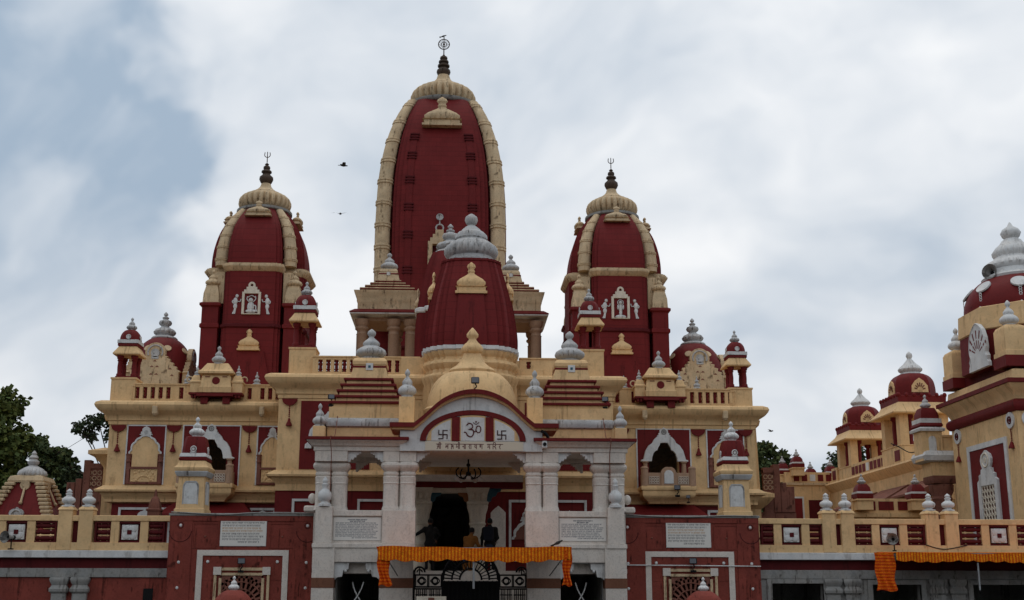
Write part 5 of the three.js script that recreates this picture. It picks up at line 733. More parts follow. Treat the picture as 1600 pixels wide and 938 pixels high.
// ---------------------------------------------------------------- left garden shrine with ribbed pyramid roof
{
  const cx = -17.75, cz = -49.3, t = T('garden_shrine', 'squat red shrine with cream ribbed edges and grey crown behind the left wall', 'shrine', [cx, 0, cz]);
  P(t, 'body', rl(cx, cz, 1.9, 1.9, [[0, 0], [0, 3.6], [.2, 3.7], [.2, 3.9], [0, 4.0]]), Y);
  P(t, 'red_roof', rl(cx, cz, 0, 0, [[1.50, 4.0], [1.20, 4.8], [.84, 5.6], [.60, 6.1]]), R);
  for (const sx of [-1, 1]) for (const sz of [-1, 1]) for (let k = 0; k < 13; k++) { const y = 4.0 + k * .165, w = mix(1.46, .58, Math.pow(k / 12.5, .95)); P(t, 'rib_block', bx(cx + sx * w - .21, cx + sx * w + .21, y, y + .13, cz + sz * w - .21, cz + sz * w + .21, .04), YP); }
  P(t, 'neck', rl(cx, cz, .60, .60, [[.12, 6.12], [.14, 6.2], [.06, 6.38], [-.1, 6.42]]), YP); P(t, 'crown', lathe([[.6, 0], [.78, .08, .5], [.82, .16, 1], [.74, .3, 1], [.5, .44], [.3, .52], [.2, .58], [.3, .64], [.32, .74], [.22, .82], [.2, .86], [.26, .92], [.2, 1.0], [.12, 1.06], [.15, 1.12], [.03, 1.25]], cx, 6.36, cz, .74, .92, 24, 20, .08), GW);
  for (let q = 0; q < 4; q++) { const tf = (g) => { const r = turned(g, q * Math.PI / 2); r.translate(cx, 0, cz); return r; }; P(t, 'lotus_crest', tf(mergeGeometries([ex(arch(.9, .55, 0, 4.5, FAN), 1.34, 1.44), ring(.2, .035, 0, 4.72, 1.46)])), GW); P(t, 'pendant', tf(mergeGeometries([disc(.2, 0, 6.0, .70, .1), bar([0, 5.85, .76], [0, 5.3, 1.02], .05), ball(.08, 0, 5.25, 1.05)])), YP); }
}
function stoneParapet(x0, x1, s, label) {
  const z = -46.8, t = T('stone_parapet', label, 'parapet', [(x0 + x1) / 2, 0, z], 'brown stone stair parapets');
  const hi = s < 0 ? x1 : x0, lo = s < 0 ? x0 : x1, m = (x0 + x1) / 2;
  P(t, 'base', [bx(x0 - .2, x1 + .2, 0, 4.9, z - .5, z)], BR);
  P(t, 'post', bx(m - .14, m + .14, 4.9, 6.85, z - .3, z + .06, .02), BR); P(t, 'post', bx(lo - .16, lo + .16, 4.9, 5.95, z - .3, z + .06, .02), BR); P(t, 'post', bx((m + lo) / 2 - .12, (m + lo) / 2 + .12, 4.9, 6.1, z - .3, z + .05, .02), BR);
  const a = Math.min(hi, m), b = Math.max(hi, m); P(t, 'carved_panel', [bx(a, b, 4.9, 6.65, z - .2, z)], BR); P(t, 'rail', [bx(a, b, 6.5, 6.72, z - .28, z + .05, .02), bx(a, b, 5.6, 5.75, z - .28, z + .04)], BR); const g = []; for (let i = 0; i < 3; i++) for (let k = 0; k < 3; k++) g.push(ring(.08, .025, mix(a, b, (i + .5) / 3), 5.9 + k * .22, z + .01, Math.PI * 2, 0, 8)); P(t, 'lattice', g, PK);
}
stoneParapet(-15.3, -14.1, -1, 'brown stone stair parapet beside the left end of the hall'); stoneParapet(12.6, 13.7, 1, 'brown stone stair parapet beside the right end of the hall');
{ const x = -10.2, z = -40, t = T('stone_spire', 'small brown stone spire behind the left front wall', 'spire', [x, 0, z]); P(t, 'shaft', rl(x, z, .2, .2, [[0, 0], [0, 4.35], [.03, 4.37], [.03, 4.43], [-.02, 4.45]]), BR); P(t, 'tip', rl(x, z, .18, .18, [[0, 4.45], [-.01, 4.6], [-.08, 4.8], [-.13, 4.86], [-.13, 4.92], [-.16, 5.1]]), BR); }
// ---------------------------------------------------------------- small dome kiosks in front of the gate blocks
function frontKiosk(x, label) {
  const z = -33.4, t = T('front_kiosk', label, 'kiosk', [x, 0, z], 'small red domes before the gate blocks');
  P(t, 'body', rl(x, z, .45, .45, [[.05, 0], [.05, .2], [0, .22], [0, 1.0], [.1, 1.05], [.1, 1.12], [0, 1.15]]), RS);
  P(t, 'dome', lathe(smooth([[.58, 1.15], [.57, 1.3], [.46, 1.52], [.28, 1.68], [.18, 1.72]], 12).map(([r, y]) => [r, y]), x, 0, z, 1, 1, 28), RS); P(t, 'finial', kal(.155, .42, x, 1.69, z, 10), W);
}
frontKiosk(-6.18, 'small red dome with white finial before the left gate block'); frontKiosk(7.12, 'small red dome with white finial before the right gate block');
// ---------------------------------------------------------------- orange cloth awnings
const clothPrint = (vert) => clone(noiseTex(256, (u, v) => { const q = vert ? v : u, w = vert ? u : v; const st = sstep(-.5, .5, Math.sin(q * Math.PI * 2 * 9)), f = fbm(u * 40, v * 40, 40, 3), b = fbm(u * 9, v * 9, 9, 4); const k = .72 + .5 * f * (.6 + .6 * b); return [mix(.86, .98, st) * k, mix(.40, .66, st) * k * (.85 + .3 * b), mix(.08, .13, st) * k]; }, true), .85);
const CLOTH = M(.86, .66, .55, .9, clothPrint(false), .004, { side: THREE.DoubleSide }), CLOTH2 = M(.82, .42, .45, .9, clothPrint(true), .004, { side: THREE.DoubleSide });
function sheet(fn, nu, nv, th = .012) { // cloth with thickness: fn(u,v) -> [x,y,z], offset along z/y
  const pos = []; const q = (u, v, o) => { const p = fn(u, v); return [p[0] + o[0], p[1] + o[1], p[2] + o[2]]; };
  for (const [o, f] of [[[0, 0, 0], 1], [[0, -th * .5, -th], -1]]) for (let i = 0; i < nu; i++) for (let j = 0; j < nv; j++) { const a = q(i / nu, j / nv, o), b = q((i + 1) / nu, j / nv, o), c = q((i + 1) / nu, (j + 1) / nv, o), d = q(i / nu, (j + 1) / nv, o); f > 0 ? pos.push(...a, ...b, ...c, ...a, ...c, ...d) : pos.push(...a, ...c, ...b, ...a, ...d, ...c); }
  const g = new THREE.BufferGeometry(); g.setAttribute('position', new THREE.Float32BufferAttribute(pos, 3)); return flat(toCreasedNormals(g, .9));
}
function awning(label, x0, x1, zf, zb, yf, yb, drop2, curtains, rod) {
  const t = T('cloth_awning', label, 'awning', [(x0 + x1) / 2, 0, zf], 'orange cloth awnings');
  P(t, 'frame', [bar([x0 + .04, yf - .03, zf - .03], [x1 - .04, yf - .03, zf - .03], .025), bar([x0 + .1, yb - .03, zb], [x1 - .1, yb - .03, zb], .025), ...[x0 + .06, x1 - .06].flatMap((x) => [bar([x, yf - .04, zf - .03], [x, yb - .04, zb], .022), bar([x, yf - .06, zf - .05], [x + (x === x0 + .06 ? .35 : -.35), yf - .75, zb], .02)])], STEEL);
  P(t, 'canopy', sheet((u, v) => [mix(x0, x1, u), mix(yf, yb, v) + .02 * Math.sin(u * 37) * Math.sin(v * 3.1) - .05 * Math.sin(v * Math.PI) * (0.6 + .4 * Math.sin(u * 9)), mix(zf, zb, v)], 60, 6), CLOTH);
  P(t, 'valance', sheet((u, v) => [mix(x0, x1, u), yf - .005 + .018 * Math.sin(u * (x1 - x0) * 1.3 + 1) + .01 * Math.sin(u * (x1 - x0) * 4.1) - (1 - v) * (drop2 - .05 + .05 * Math.abs(Math.sin(u * (x1 - x0) * 6.5)) + .03 * Math.sin(u * (x1 - x0) * 1.9)), zf + .03 + .028 * Math.sin(u * (x1 - x0) * 15 + 2 * Math.sin(u * 23)) * (1.1 - v)], 160, 4), CLOTH);
  for (const [a, b, yb2, r] of curtains) P(t, 'side_curtain', sheet((u, v) => { const yy = mix(yb2, yf, v), pinch = 1 - .25 * Math.sin(v * Math.PI) * r; return [mix(a, b, .5 + (u - .5) * pinch) + (1 - v) * .16 * r * (a < 0 || r < .3 ? 1 : -.4) + .03 * Math.sin(v * 9 + u * 2), yy + .03 * Math.sin(u * 7) * (1 - v), zf + .04 + .045 * Math.sin(u * 16 + v * 5) * (1 - .5 * v) - u * .12]; }, 28, 24), CLOTH2);
  if (rod) P(t, 'hanging_rod', [bar([rod, yf - .3, zf - .06], [rod, 1.77, zf - .06], .03, 8)], STEEL);
}
awning('orange cloth awning over the central iron gate', -2.14, 3.33, -33.2, -35.9, 2.93, 3.02, .40, [[-2.22, -1.86, 1.85, .6], [3.08, 3.36, 1.86, .6]], .55);
awning('orange cloth awning over the dark shop openings at the far right', 13.62, 24, -35.6, -37.3, 2.90, 2.98, .28, [[12.92, 13.60, 1.75, .12]], 16.2);
// ---------------------------------------------------------------- iron gate
{
  const z = -36.45, y0 = .1, t = T('iron_gate', 'black wrought iron gate with sunburst arch under the porch', 'gate', [AX, 0, z]);
  const x0 = -1.24, x1 = 2.26;
  P(t, 'side_frame', [bar([x0, y0, z], [x0, 2.34, z], .035), bar([x1, y0, z], [x1, 2.34, z], .035), ...[2.20, 1.84, 1.78, .9, .3].flatMap((y) => [bar([x0, y, z], [-.36, y, z], .028), bar([1.38, y, z], [x1, y, z], .028)]), bar([-.36, y0, z], [-.36, 2.26, z], .035), bar([1.38, y0, z], [1.38, 2.26, z], .035)], IRON);
  for (const x of [x0 + .17, x1 - .17]) P(t, 'small_arch', [ring(.16, .03, x, 2.28, z, Math.PI), ring(.08, .022, x, 2.28, z, Math.PI), bar([x, 2.2, z], [x, 2.44, z], .02)], IRON);
  for (const [a, b] of [[x0 + .05, -.82], [-.78, -.40], [1.42, 1.80], [1.84, x1 - .05]]) { const m = (a + b) / 2, w = (b - a) / 2; P(t, 'scroll_panel', [tube([[a + .05, 2.02, z], [m, 2.14, z], [b - .05, 2.02, z], [m, 1.9, z], [a + .05, 2.02, z]], .022), bar([a, 1.84, z], [a, 2.2, z], .02), bar([b, 1.84, z], [b, 2.2, z], .02), ring(.08, .02, m, 2.02, z)], IRON); P(t, 'key_panel', [...[.22, .5, .8].flatMap((k) => [bar([a + w * k, 1.78, z], [a + w * k, .95, z], .018), bar([b - w * k, 1.78, z], [b - w * k, .95, z], .018)]), bar([a, 1.6, z], [b, 1.6, z], .02), bar([a + .06, 1.4, z], [b - .06, 1.4, z], .02), ring(.1, .02, m, 1.2, z)], IRON); }
  const c = .51, cy = 2.05; P(t, 'arch', [ring(.86, .045, c, cy, z, Math.PI, 0, 32), ring(.58, .03, c, cy, z, Math.PI, 0, 28), ring(.34, .03, c, cy, z, Math.PI, 0, 24)], IRON);
  for (let k = 0; k < 23; k++) { const a = (k + .5) / 23 * Math.PI; P(t, 'sunburst_bar', [bar([c + Math.cos(a) * .60, cy + Math.sin(a) * .60, z], [c + Math.cos(a) * .84, cy + Math.sin(a) * .84, z], .022, 5)], IRON); }
  for (let k = 0; k < 15; k++) { const a = (k + .5) / 15 * Math.PI; P(t, 'inner_bar', [bar([c + Math.cos(a) * .34, cy + Math.sin(a) * .34, z], [c + Math.cos(a) * .57, cy + Math.sin(a) * .57, z], .016, 5)], IRON); }
  for (let k = 0; k < 13; k++) P(t, 'gate_bar', bar([-.30 + k * .135, y0, z], [-.30 + k * .135, 2.03, z], .02, 6), IRON);
  P(t, 'gate_leaf', [bx(-.34, .50, .12, 2.02, z - .05, z - .03), bx(.52, 1.36, .12, 2.02, z - .05, z - .03)], IRON);
}
{ const t = T('notice_box', 'cream notice box with small dark emblem at the foot of the gate', 'box', [-.65, 0, -34]); P(t, 'box', bx(-1.08, -.22, .6, 1.56, -34.4, -34, .02), CREAM); P(t, 'emblem', [bx(-.74, -.56, 1.42, 1.52, -34, -33.995)], BR); P(t, 'legs', [bar([-1.0, 0, -34.1], [-1.0, .6, -34.1], .03), bar([-.3, 0, -34.1], [-.3, .6, -34.1], .03)], IRON); }
// ---------------------------------------------------------------- people on the platform
function personGeo(joints, bones, head) {
  const res = 46, mc = new MarchingCubes(res, new THREE.MeshBasicMaterial(), false, false, 60000); mc.isolation = 0;
  const c = [0, .95, 0], h = 1.05, smin = (a, b, k) => { const q = Math.max(k - Math.abs(a - b), 0) / k; return Math.min(a, b) - q * q * k * .25; };
  const J = joints, B = bones.map(([a, b]) => [new THREE.Vector3(...J[a].slice(0, 3)), new THREE.Vector3(...J[b].slice(0, 3)), J[a][3], J[b][3]]); const p = new THREE.Vector3(), v = new THREE.Vector3(), w = new THREE.Vector3();
  for (let k = 0; k < res; k++) for (let j = 0; j < res; j++) for (let i = 0; i < res; i++) { p.set(c[0] + (i - res / 2) / (res / 2) * h, c[1] + (j - res / 2) / (res / 2) * h, c[2] + (k - res / 2) / (res / 2) * h); let d = 9; for (const [a, b, ra, rb] of B) { v.copy(b).sub(a); w.copy(p).sub(a); const t = Math.min(1, Math.max(0, w.dot(v) / v.lengthSq())); d = smin(d, w.addScaledVector(v, -t).length() - mix(ra, rb, t), .05); } mc.field[i + j * res + k * res * res] = -d; }
  mc.update(); const n = mc.count !== undefined ? mc.count : mc.geometry.drawRange.count; const g = new THREE.BufferGeometry(); const arr = mc.positionArray.slice(0, n * 3); for (let i = 0; i < n; i++) { arr[i * 3] = c[0] + arr[i * 3] * h; arr[i * 3 + 1] = c[1] + arr[i * 3 + 1] * h; arr[i * 3 + 2] = c[2] + arr[i * 3 + 2] * h; } g.setAttribute('position', new THREE.BufferAttribute(arr, 3)); g.setAttribute('normal', new THREE.BufferAttribute(mc.normalArray.slice(0, n * 3), 3)); return flat(g);
}
const SKIN = M(.22, .11, .07, .6, null, 0), HAIR = M(.012, .01, .01, .6, null, 0);
function handGeo(p, dir) { const g = [ball(.045, p[0], p[1], p[2], .9, 1.1, .5, 8)]; for (let f = 0; f < 4; f++) g.push(tube([[p[0] + (f - 1.5) * .02, p[1] - .03, p[2]], [p[0] + (f - 1.5) * .021, p[1] - .08 - .006 * (f === 1 || f === 2), p[2] + .01 * dir], [p[0] + (f - 1.5) * .02, p[1] - .115 - .01 * (f === 1 || f === 2), p[2] + .028 * dir]], .009, 5)); g.push(tube([[p[0] + .035 * dir, p[1], p[2]], [p[0] + .06 * dir, p[1] - .04, p[2] + .015], [p[0] + .06 * dir, p[1] - .07, p[2] + .02]], .01, 5)); return g; }
function person(label, pos, turn, pose, top, trouser, extra) {
  const lean = pose.lean || 0, s = (y) => lean * Math.max(0, y - .95);
  const J = { hip: [0, .95, 0, .15], chest: [0, 1.28, s(1.28), .18], neck: [0, 1.47, s(1.47), .075], neck2: [0, 1.56, s(1.6), .055], ls: [-.19, 1.40, s(1.42), .085], rs: [.19, 1.40, s(1.42), .085], le: pose.le, re: pose.re, lh: pose.lh, rh: pose.rh, lt: [-.09, .9, 0, .10], rt: [.09, .9, 0, .10], lk: [-.11, .5, .03, .07], rk: [.11, .5, .03, .07], la: [-.12, .09, -.01, .05], ra: [.12, .09, -.01, .05], lf: [-.13, .05, .13, .045], rf: [.13, .05, .13, .045] };
  const t = T('person', label, 'person', [0, 0, 0]);
  P(t, 'body', personGeo(J, [['hip', 'chest'], ['chest', 'neck'], ['neck', 'neck2'], ['ls', 'rs'], ['ls', 'le'], ['le', 'lh'], ['rs', 're'], ['re', 'rh'], ['lt', 'lk'], ['lk', 'la'], ['la', 'lf'], ['rt', 'rk'], ['rk', 'ra'], ['ra', 'rf'], ['lt', 'rt'], ['hip', 'lt'], ['hip', 'rt']]), top);
  P(t, 'trousers', [lathe([[.165, .62], [.175, .85], [.17, .97], [.15, 1.0]], 0, 0, 0, 1, 1, 16)].map((g) => { g.scale(1.05, 1, .85); return g; }), trouser);
  const hz = s(1.66), hd = P(t, 'head', [ball(.095, 0, 1.66, hz, .9, 1.22, 1.02, 16), ball(.018, 0, 1.645, hz + .098, 1, 1.3, 1, 6), ball(.02, -.088, 1.65, hz, .5, 1.4, 1, 6), ball(.02, .088, 1.65, hz, .5, 1.4, 1, 6), bx(-.028, .028, 1.598, 1.606, hz + .078, hz + .088), ball(.012, -.032, 1.672, hz + .084, 1, .6, .6, 6), ball(.012, .032, 1.672, hz + .084, 1, .6, .6, 6)], SKIN);
  P(hd, 'hair', [ball(.104, 0, 1.69, hz - .018, .92, 1.02, 1.0, 14)], HAIR);
  P(t, 'hands', [...handGeo(pose.lh, -1), ...handGeo(pose.rh, 1)], SKIN);
  if (extra) extra(t); t.position.set(...pos); t.rotation.y = turn; return t;
}
const NAVY = M(.018, .02, .03, .85, texC, .003), BLACKC = M(.02, .018, .018, .85, texC, .003), BLUE = M(.03, .06, .16, .85, texC, .003), ORANGE = M(.30, .12, .03, .85, texC, .003), DENIM = M(.03, .045, .08, .85, texC, .003);
person('person in dark clothes with a backpack seen from behind on the right of the platform', [1.22, 2.42, -40.5], Math.PI - .2, { le: [-.25, 1.12, .08, .06], lh: [-.14, 1.0, .28, .045], re: [.27, 1.12, .02, .06], rh: [.30, .88, .12, .045] }, BLACKC, DENIM, (t) => { P(t, 'backpack', [new RoundedBoxGeometry(.36, .50, .22, 2, .09).translate(0, 1.24, -.26)].map(flat), NAVY); });
person('person in black at the left of the doorway with one arm held out', [-.85, 2.42, -40.6], Math.PI + .3, { le: [-.34, 1.22, .05, .05], lh: [-.28, 1.05, .25, .038], re: [.42, 1.26, .04, .05], rh: [.60, 1.12, .10, .038] }, BLACKC, BLACKC);
person('person in orange wrap and blue sleeve bending in the middle of the doorway', [.44, 2.1, -40.2], 2.6, { lean: .45, le: [-.28, 1.15, .3, .05], lh: [-.18, 1.0, .46, .038], re: [.28, 1.15, .3, .05], rh: [.16, .98, .46, .038] }, ORANGE, BLUE);
// ---------------------------------------------------------------- loudspeakers, floodlights, cables
function horn(label, pos, turn, tilt = 0, s = 1) { const t = T('horn_speaker', label, 'loudspeaker', [0, 0, 0], 'horn loudspeakers'); const g = new THREE.LatheGeometry([[.02, -.22], [.05, -.2], [.06, -.1], [.10, .05], [.17, .16], [.20, .19], [.19, .19], [.09, .05], [.03, -.05], [.001, -.05]].map(([r, y]) => new THREE.Vector2(r, y)), 20); g.rotateX(Math.PI / 2 + tilt); P(t, 'bell', flat(g), GR); P(t, 'driver', [ball(.07, 0, 0, -.22), ball(.05, 0, 0, .02)], IRON); P(t, 'bracket', [bar([0, -.02, -.12], [0, -.36, -.14], .022), bx(-.06, .06, -.40, -.36, -.2, -.06)], IRON); t.position.set(...pos); t.rotation.y = turn; t.scale.setScalar(s); }
horn('dark horn loudspeaker on the rail of the left front wall', [-13.92, 3.34, -37.12], -.4, 0, .95); horn('dark horn loudspeaker on the rail above the right awning', [14.15, 3.38, -37.12], -.5, 0, .95); horn('grey horn loudspeaker beside the crown of the right pavilion dome', [20.6, 13.75, -41.9], -.9, 0, 1.5);
function flood(label, pos, turn, s = 1) { const t = T('floodlight', label, 'lamp', [0, 0, 0], 'floodlights'); P(t, 'housing', [bx(-.13, .13, -.10, .10, -.08, .08, .03)], IRON); P(t, 'glass', bx(-.11, .11, -.08, .08, .08, .09), LAMP); P(t, 'stand', [tube([[0, -.10, 0], [.04, -.2, 0], [-.02, -.28, 0], [0, -.34, 0]], .022), bx(-.1, .1, -.40, -.32, -.09, .09, .02)], IRON); t.position.set(...pos); t.rotation.y = turn; t.scale.setScalar(s); }
flood('black floodlight on top of the curved porch gable', [.60, 8.27, -36.1], 0); flood('black floodlight at the left end of the stepped porch roof', [-4.15, 8.02, -38.0], .3, .8); flood('black floodlight at the right end of the stepped porch roof', [5.0, 8.02, -38.0], -.3, .8); flood('black floodlight hanging on the right balcony front', [8.48, 5.62, -43.85], -.3, .9); flood('small black floodlight under the right balcony', [8.9, 5.28, -43.9], -.3, .6);
flood('grey floodlight above the left gate window', [-6.62, 2.62, -36.8], .2, .9); flood('round grey floodlight above the right gate window', [7.55, 2.66, -36.8], -.3, .9);
{ const t = T('wall_camera', 'white camera box and black cover at the right foot of the gable', 'camera', [2.78, 6.2, -35.8]); P(t, 'case', bx(2.70, 2.86, 6.08, 6.40, -36.0, -35.75, .03), W); P(t, 'cover', [tube([[2.68, 6.62, -35.8], [2.80, 6.55, -35.75], [2.90, 6.40, -35.78]], .05, 8)], IRON); P(t, 'lens', [disc(.06, 2.78, 6.2, -35.74, .03)], IRON); }
const cable = (label, pts, r = .012, cat = 'cable', mat = CABLE) => solo('cable', label, cat, tube(pts, r, 5, 40), mat, 'cables');
cable('pale cable running along the top of the left gate block', [[-8.9, 4.13, -36.93], [-7.2, 4.06, -36.92], [-6.4, 4.11, -36.92], [-5.2, 4.12, -36.92], [-4.4, 4.10, -36.93]], .02, 'cable', GR);
cable('pale cable running along the top of the right gate block', [[5.4, 4.12, -36.93], [6.2, 4.07, -36.92], [7.6, 4.05, -36.92], [8.6, 4.09, -36.92], [9.7, 4.08, -36.93]], .02, 'cable', GR);
cable('thin pipe across the front of the right gate block', [[5.4, 2.53, -36.92], [7.4, 2.52, -36.92], [9.74, 2.50, -36.92]], .018, 'pipe', W);
cable('dark cable down the left outer porch column', [[-3.9, 7.4, -37.9], [-3.92, 6.6, -37.3], [-3.88, 6.35, -35.71], [-3.86, 5.9, -35.95], [-3.86, 5.3, -35.97], [-3.86, 4.4, -36.0]], .014, 'cable', BR);
cable('dark cable down the right outer porch column', [[4.9, 7.4, -37.9], [4.92, 6.6, -37.3], [4.86, 6.35, -35.71], [4.84, 5.9, -35.95], [4.84, 5.3, -35.97], [4.84, 4.4, -36.0]], .016, 'cable', BR);
cable('sagging cable between the posts above the right awning', [[15.3, 3.22, -37.43], [15.9, 3.08, -37.43], [16.7, 3.2, -37.43]], .016); cable('black cable with a lamp at the right wing terrace', [[18.1, 7.78, -47], [18.4, 7.66, -47], [18.75, 7.38, -46.7], [19.05, 7.40, -46.45]], .022);
cable('faint wire from the left trees to the hall corner', [[-13.2, 8.6, -46], [-20, 8.9, -60], [-28, 9.6, -78]], .012);
// ---------------------------------------------------------------- birds
function bird(name, label, pos, turn, wing, s, roll = 0) { const t = T(name, label, 'bird', [0, 0, 0], 'birds'); const B = M(.045, .04, .038, .8, null, 0);
  P(t, 'body', [lathe([[.005, -.24], [.05, -.16], [.075, -.02], [.06, .1], [.035, .15], [.045, .19], [.03, .24], [.004, .28]], 0, 0, 0, 1, 1, 10)].map((g) => { g.rotateX(Math.PI / 2); return g; }), B); P(t, 'tail', ex([[-.03, 0], [.03, 0], [.07, .22], [-.07, .22]], -.01, .01).rotateX(-Math.PI / 2).translate(0, 0, -.16), B);
  if (wing) for (const d of [-1, 1]) P(t, 'wing', sheet((u, v) => { const w = .24 * (1 - .75 * u * u); return [d * (.04 + u * .52), .18 * Math.sin(u * 2.4) * wing, (v - .5) * w - .08 * u]; }, 8, 3, .012), B); else P(t, 'feet', [bar([-.02, -.14, 0], [-.02, -.03, 0], .008), bar([.02, -.14, 0], [.02, -.03, 0], .008)], B);
  t.position.set(...pos); t.rotation.set(roll, turn, 0); t.scale.setScalar(s); }
bird('flying_bird', 'bird in flight with raised wings, upper of two left of the tallest tower', [-4.73, 18.85, -45], 1.9, .9, .62, .2); bird('flying_bird', 'bird in flight with level wings, lower of two left of the tallest tower', [-4.8, 16.77, -45], .3, .35, .62, .35); bird('flying_bird', 'tiny bird in flight low between the hall and the right wing', [16.7, 10.1, -60], .8, .8, .5, 0);
bird('pigeon', 'dark pigeon perched at the right end of the gate awning', [2.95, 3.06, -33.3], .9, 0, .62, -.7); bird('pigeon', 'bird perched on top of the wheel of the tallest tower', [-1.0, 34.52, -64], 1.2, 0, .7, -.5);
// ---------------------------------------------------------------- trees
const LEAF = [M(.085, .11, .03, .8, null, 0, { side: THREE.DoubleSide, vertexColors: true }), M(.065, .088, .034, .8, null, 0, { side: THREE.DoubleSide, vertexColors: true }), M(.05, .07, .036, .8, null, 0, { side: THREE.DoubleSide, vertexColors: true })], BARK = M(.10, .075, .055, .9, texB, .02);
function tree(label, x, z, h, lobes, n, leaf, mat, tw = .022) {
  const t = T('tree', label, 'tree', [x, 0, z], 'trees around the temple'), pos = [];
  const tr = [tube([[x, -.1, z], [x + .2, h * .3, z], [x - .1, h * .6, z]], h * tw, 8, 10)]; const lb = [];
  for (const [lx, ly, lz, r] of lobes) { lb.push(tube([[x, h * .4, z], [x + lx * .5, mix(h * .45, ly, .6), z + lz * .5], [x + lx, ly, z + lz]], h * tw * .35, 6, 8)); for (let k = 0; k < 3; k++) { const a = rr(0, 6.28); lb.push(tube([[x + lx * .7, ly - r * .5, z + lz * .7], [x + lx + Math.cos(a) * r * .5, ly + rr(-.1, .4) * r, z + lz + Math.sin(a) * r * .5], [x + lx + Math.cos(a) * r * .9, ly + rr(.1, .6) * r, z + lz + Math.sin(a) * r * .9]], h * .004, 5, 6)); } }
  P(t, 'trunk', tr, BARK); P(t, 'limbs', lb, BARK);
  const vol = lobes.reduce((s, l) => s + l[3] * l[3], 0);
  for (const [lx, ly, lz, r] of lobes) { const m = Math.round(n * r * r / vol), clumps = []; for (let k = 0; k < 26; k++) { const a = rr(0, 6.283), q = rr(-.75, 1), s = Math.sqrt(1 - q * q), d = r * rr(.55, 1.05); clumps.push([Math.cos(a) * s * d, q * d * .85, Math.sin(a) * s * d, r * rr(.18, .36)]); }
    for (let k = 0; k < m; k++) { const c = clumps[(rnd() * clumps.length) | 0]; const a = rr(0, 6.283), q = rr(-1, 1), s = Math.sqrt(1 - q * q), d = c[3] * Math.cbrt(rnd()) * 1.15; const px = x + lx + c[0] + Math.cos(a) * s * d, py = ly + c[1] + q * d * .8, pz = z + lz + c[2] + Math.sin(a) * s * d; const L = leaf * rr(.6, 1.3), v1 = new THREE.Vector3(rr(-1, 1), rr(-.9, .5), rr(-1, 1)).normalize().multiplyScalar(L), v2 = new THREE.Vector3(rr(-1, 1), rr(-1, 1), rr(-1, 1)).cross(v1).normalize().multiplyScalar(L * .36);
      const A = [px, py, pz], Bq = [px + v1.x * .5 + v2.x, py + v1.y * .5 + v2.y, pz + v1.z * .5 + v2.z], C = [px + v1.x, py + v1.y - L * .1, pz + v1.z], D = [px + v1.x * .5 - v2.x, py + v1.y * .5 - v2.y, pz + v1.z * .5 - v2.z]; pos.push(...A, ...Bq, ...C, ...A, ...C, ...D); } }
  const g = new THREE.BufferGeometry(); g.setAttribute('position', new THREE.Float32BufferAttribute(pos, 3)); g.computeVertexNormals(); const cr = P(t, 'crown', g, mat), col = new Float32Array(pos.length); for (let i = 0; i < pos.length; i += 18) { const k = rr(.6, 1.35), w = rr(-.12, .2); for (let q = 0; q < 18; q += 3) { col[i + q] = k * (1 + w); col[i + q + 1] = k; col[i + q + 2] = k * (1 - w); } } cr.geometry.setAttribute('color', new THREE.BufferAttribute(col, 3));
}
tree('tall dense dark tree at the left edge of the photo', -28.6, -70, 14.5, [[0, 11.6, 0, 2.3], [1.4, 10.2, 1, 1.7], [-2.5, 9, 0, 3.0], [1.0, 12.9, -1, 1.1], [1.9, 7.6, 0, 2.0], [-.5, 6, 2, 2.8], [1.5, 5.2, 0, 2.0], [-1.4, 12.6, 0, 1.9]], 34000, .34, LEAF[0]);
tree('rounded dark tree behind the garden shrine', -30.4, -84, 13, [[.2, 11.0, 0, 1.8], [1.4, 10.9, 0, 1.3], [1.3, 9.2, 0, 1.5], [-1.8, 8, 1, 2.4], [.6, 6.8, 1, 2.2], [1.9, 7.0, 0, 1.5]], 24000, .34, LEAF[1]);
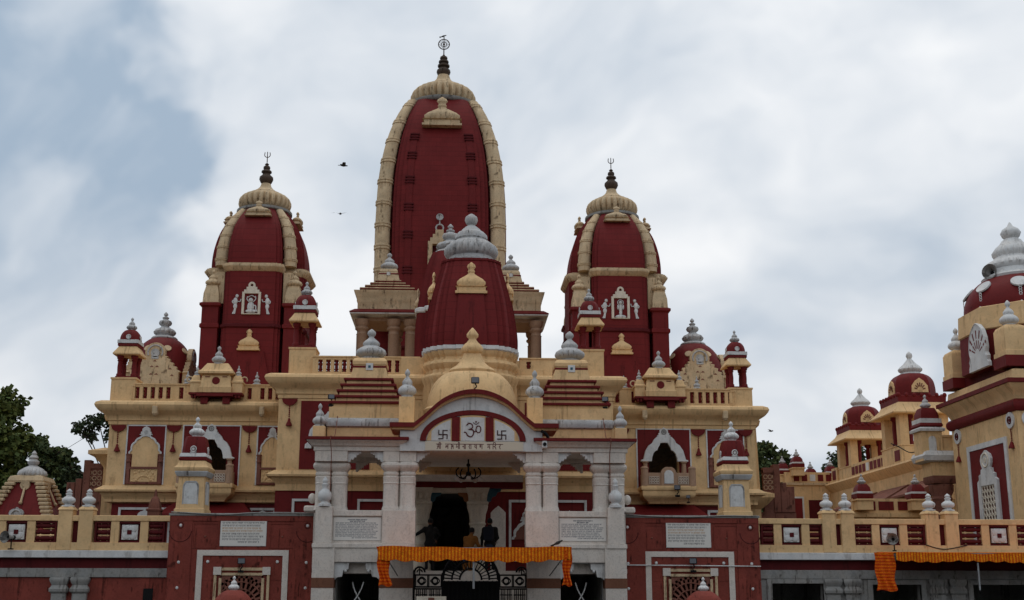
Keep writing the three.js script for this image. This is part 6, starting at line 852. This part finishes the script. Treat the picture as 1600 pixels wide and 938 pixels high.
tree('small dark tree right of the garden shrine, by the stone parapet', -26.8, -84, 10.5, [[-.3, 9.2, 0, 1.0], [.7, 8.0, 0, 1.0], [-.9, 7.2, 0, 1.5], [1.3, 8.9, 0, .7], [.6, 6.0, 0, 1.3]], 11000, .32, LEAF[2]);
tree('airy tree whose branches show above the left end of the hall', -21.6, -75, 14, [[-1.5, 12.5, 0, .75], [-2.6, 12.1, 0, .55], [-.5, 12.7, 0, .8], [-2.0, 11.5, 0, .45], [-.4, 11.5, 0, .7], [-2.9, 9.3, 0, .6], [-2.2, 8.6, 0, .6]], 1700, .27, LEAF[2], .007);
tree('dense dark green tree between the hall and the far right wing', 24.2, -88, 14, [[-.2, 11.8, 0, 1.6], [.9, 10.2, 0, 1.5], [-1.6, 10.4, 0, 1.9], [.2, 7.6, 0, 2.4], [-1.8, 7, 0, 2.2], [1.3, 8.0, 0, 1.4]], 26000, .34, LEAF[1]);
tree('airy tree behind the farther chhatri', 30.2, -88, 12.5, [[0, 12.0, 0, 1.0], [-.9, 10.9, 0, .9], [1.6, 11.6, 0, 1.3], [3.2, 11.4, 0, 1.6], [-.4, 9.8, 0, 1.2], [4.9, 10.6, 0, 1.8]], 8000, .34, LEAF[2]);
// unseen street trees behind camera, added to keep low sky light off temple foot
tree('broad unseen street tree added for shade opposite the gate, first of the row behind the viewer', -52, 13, 15, [[0, 10.5, 0, 4.4], [4.6, 9, 1, 4.0], [-4.8, 9.2, 0, 4.0], [1, 6, 2, 4.2], [-3.5, 5.4, 1, 3.4], [4.8, 5.2, 0, 3.4]], 26000, .8, LEAF[0]);
{ const t0 = scene.children[scene.children.length - 1]; t0.userData.group = 'unseen street trees added behind the viewer'; const w = ['second', 'third', 'fourth', 'fifth', 'sixth', 'seventh', 'eighth']; for (let k = 0; k < 7; k++) copy(t0, [-52 + (k + 1) * 14.5, 0, 13 + (k % 3) * 1.2], 'broad unseen street tree added for shade opposite the gate, ' + w[k] + ' of the row behind the viewer', k * 1.3, .86 + (k % 2) * .06); }
renderer.render(scene, camera);
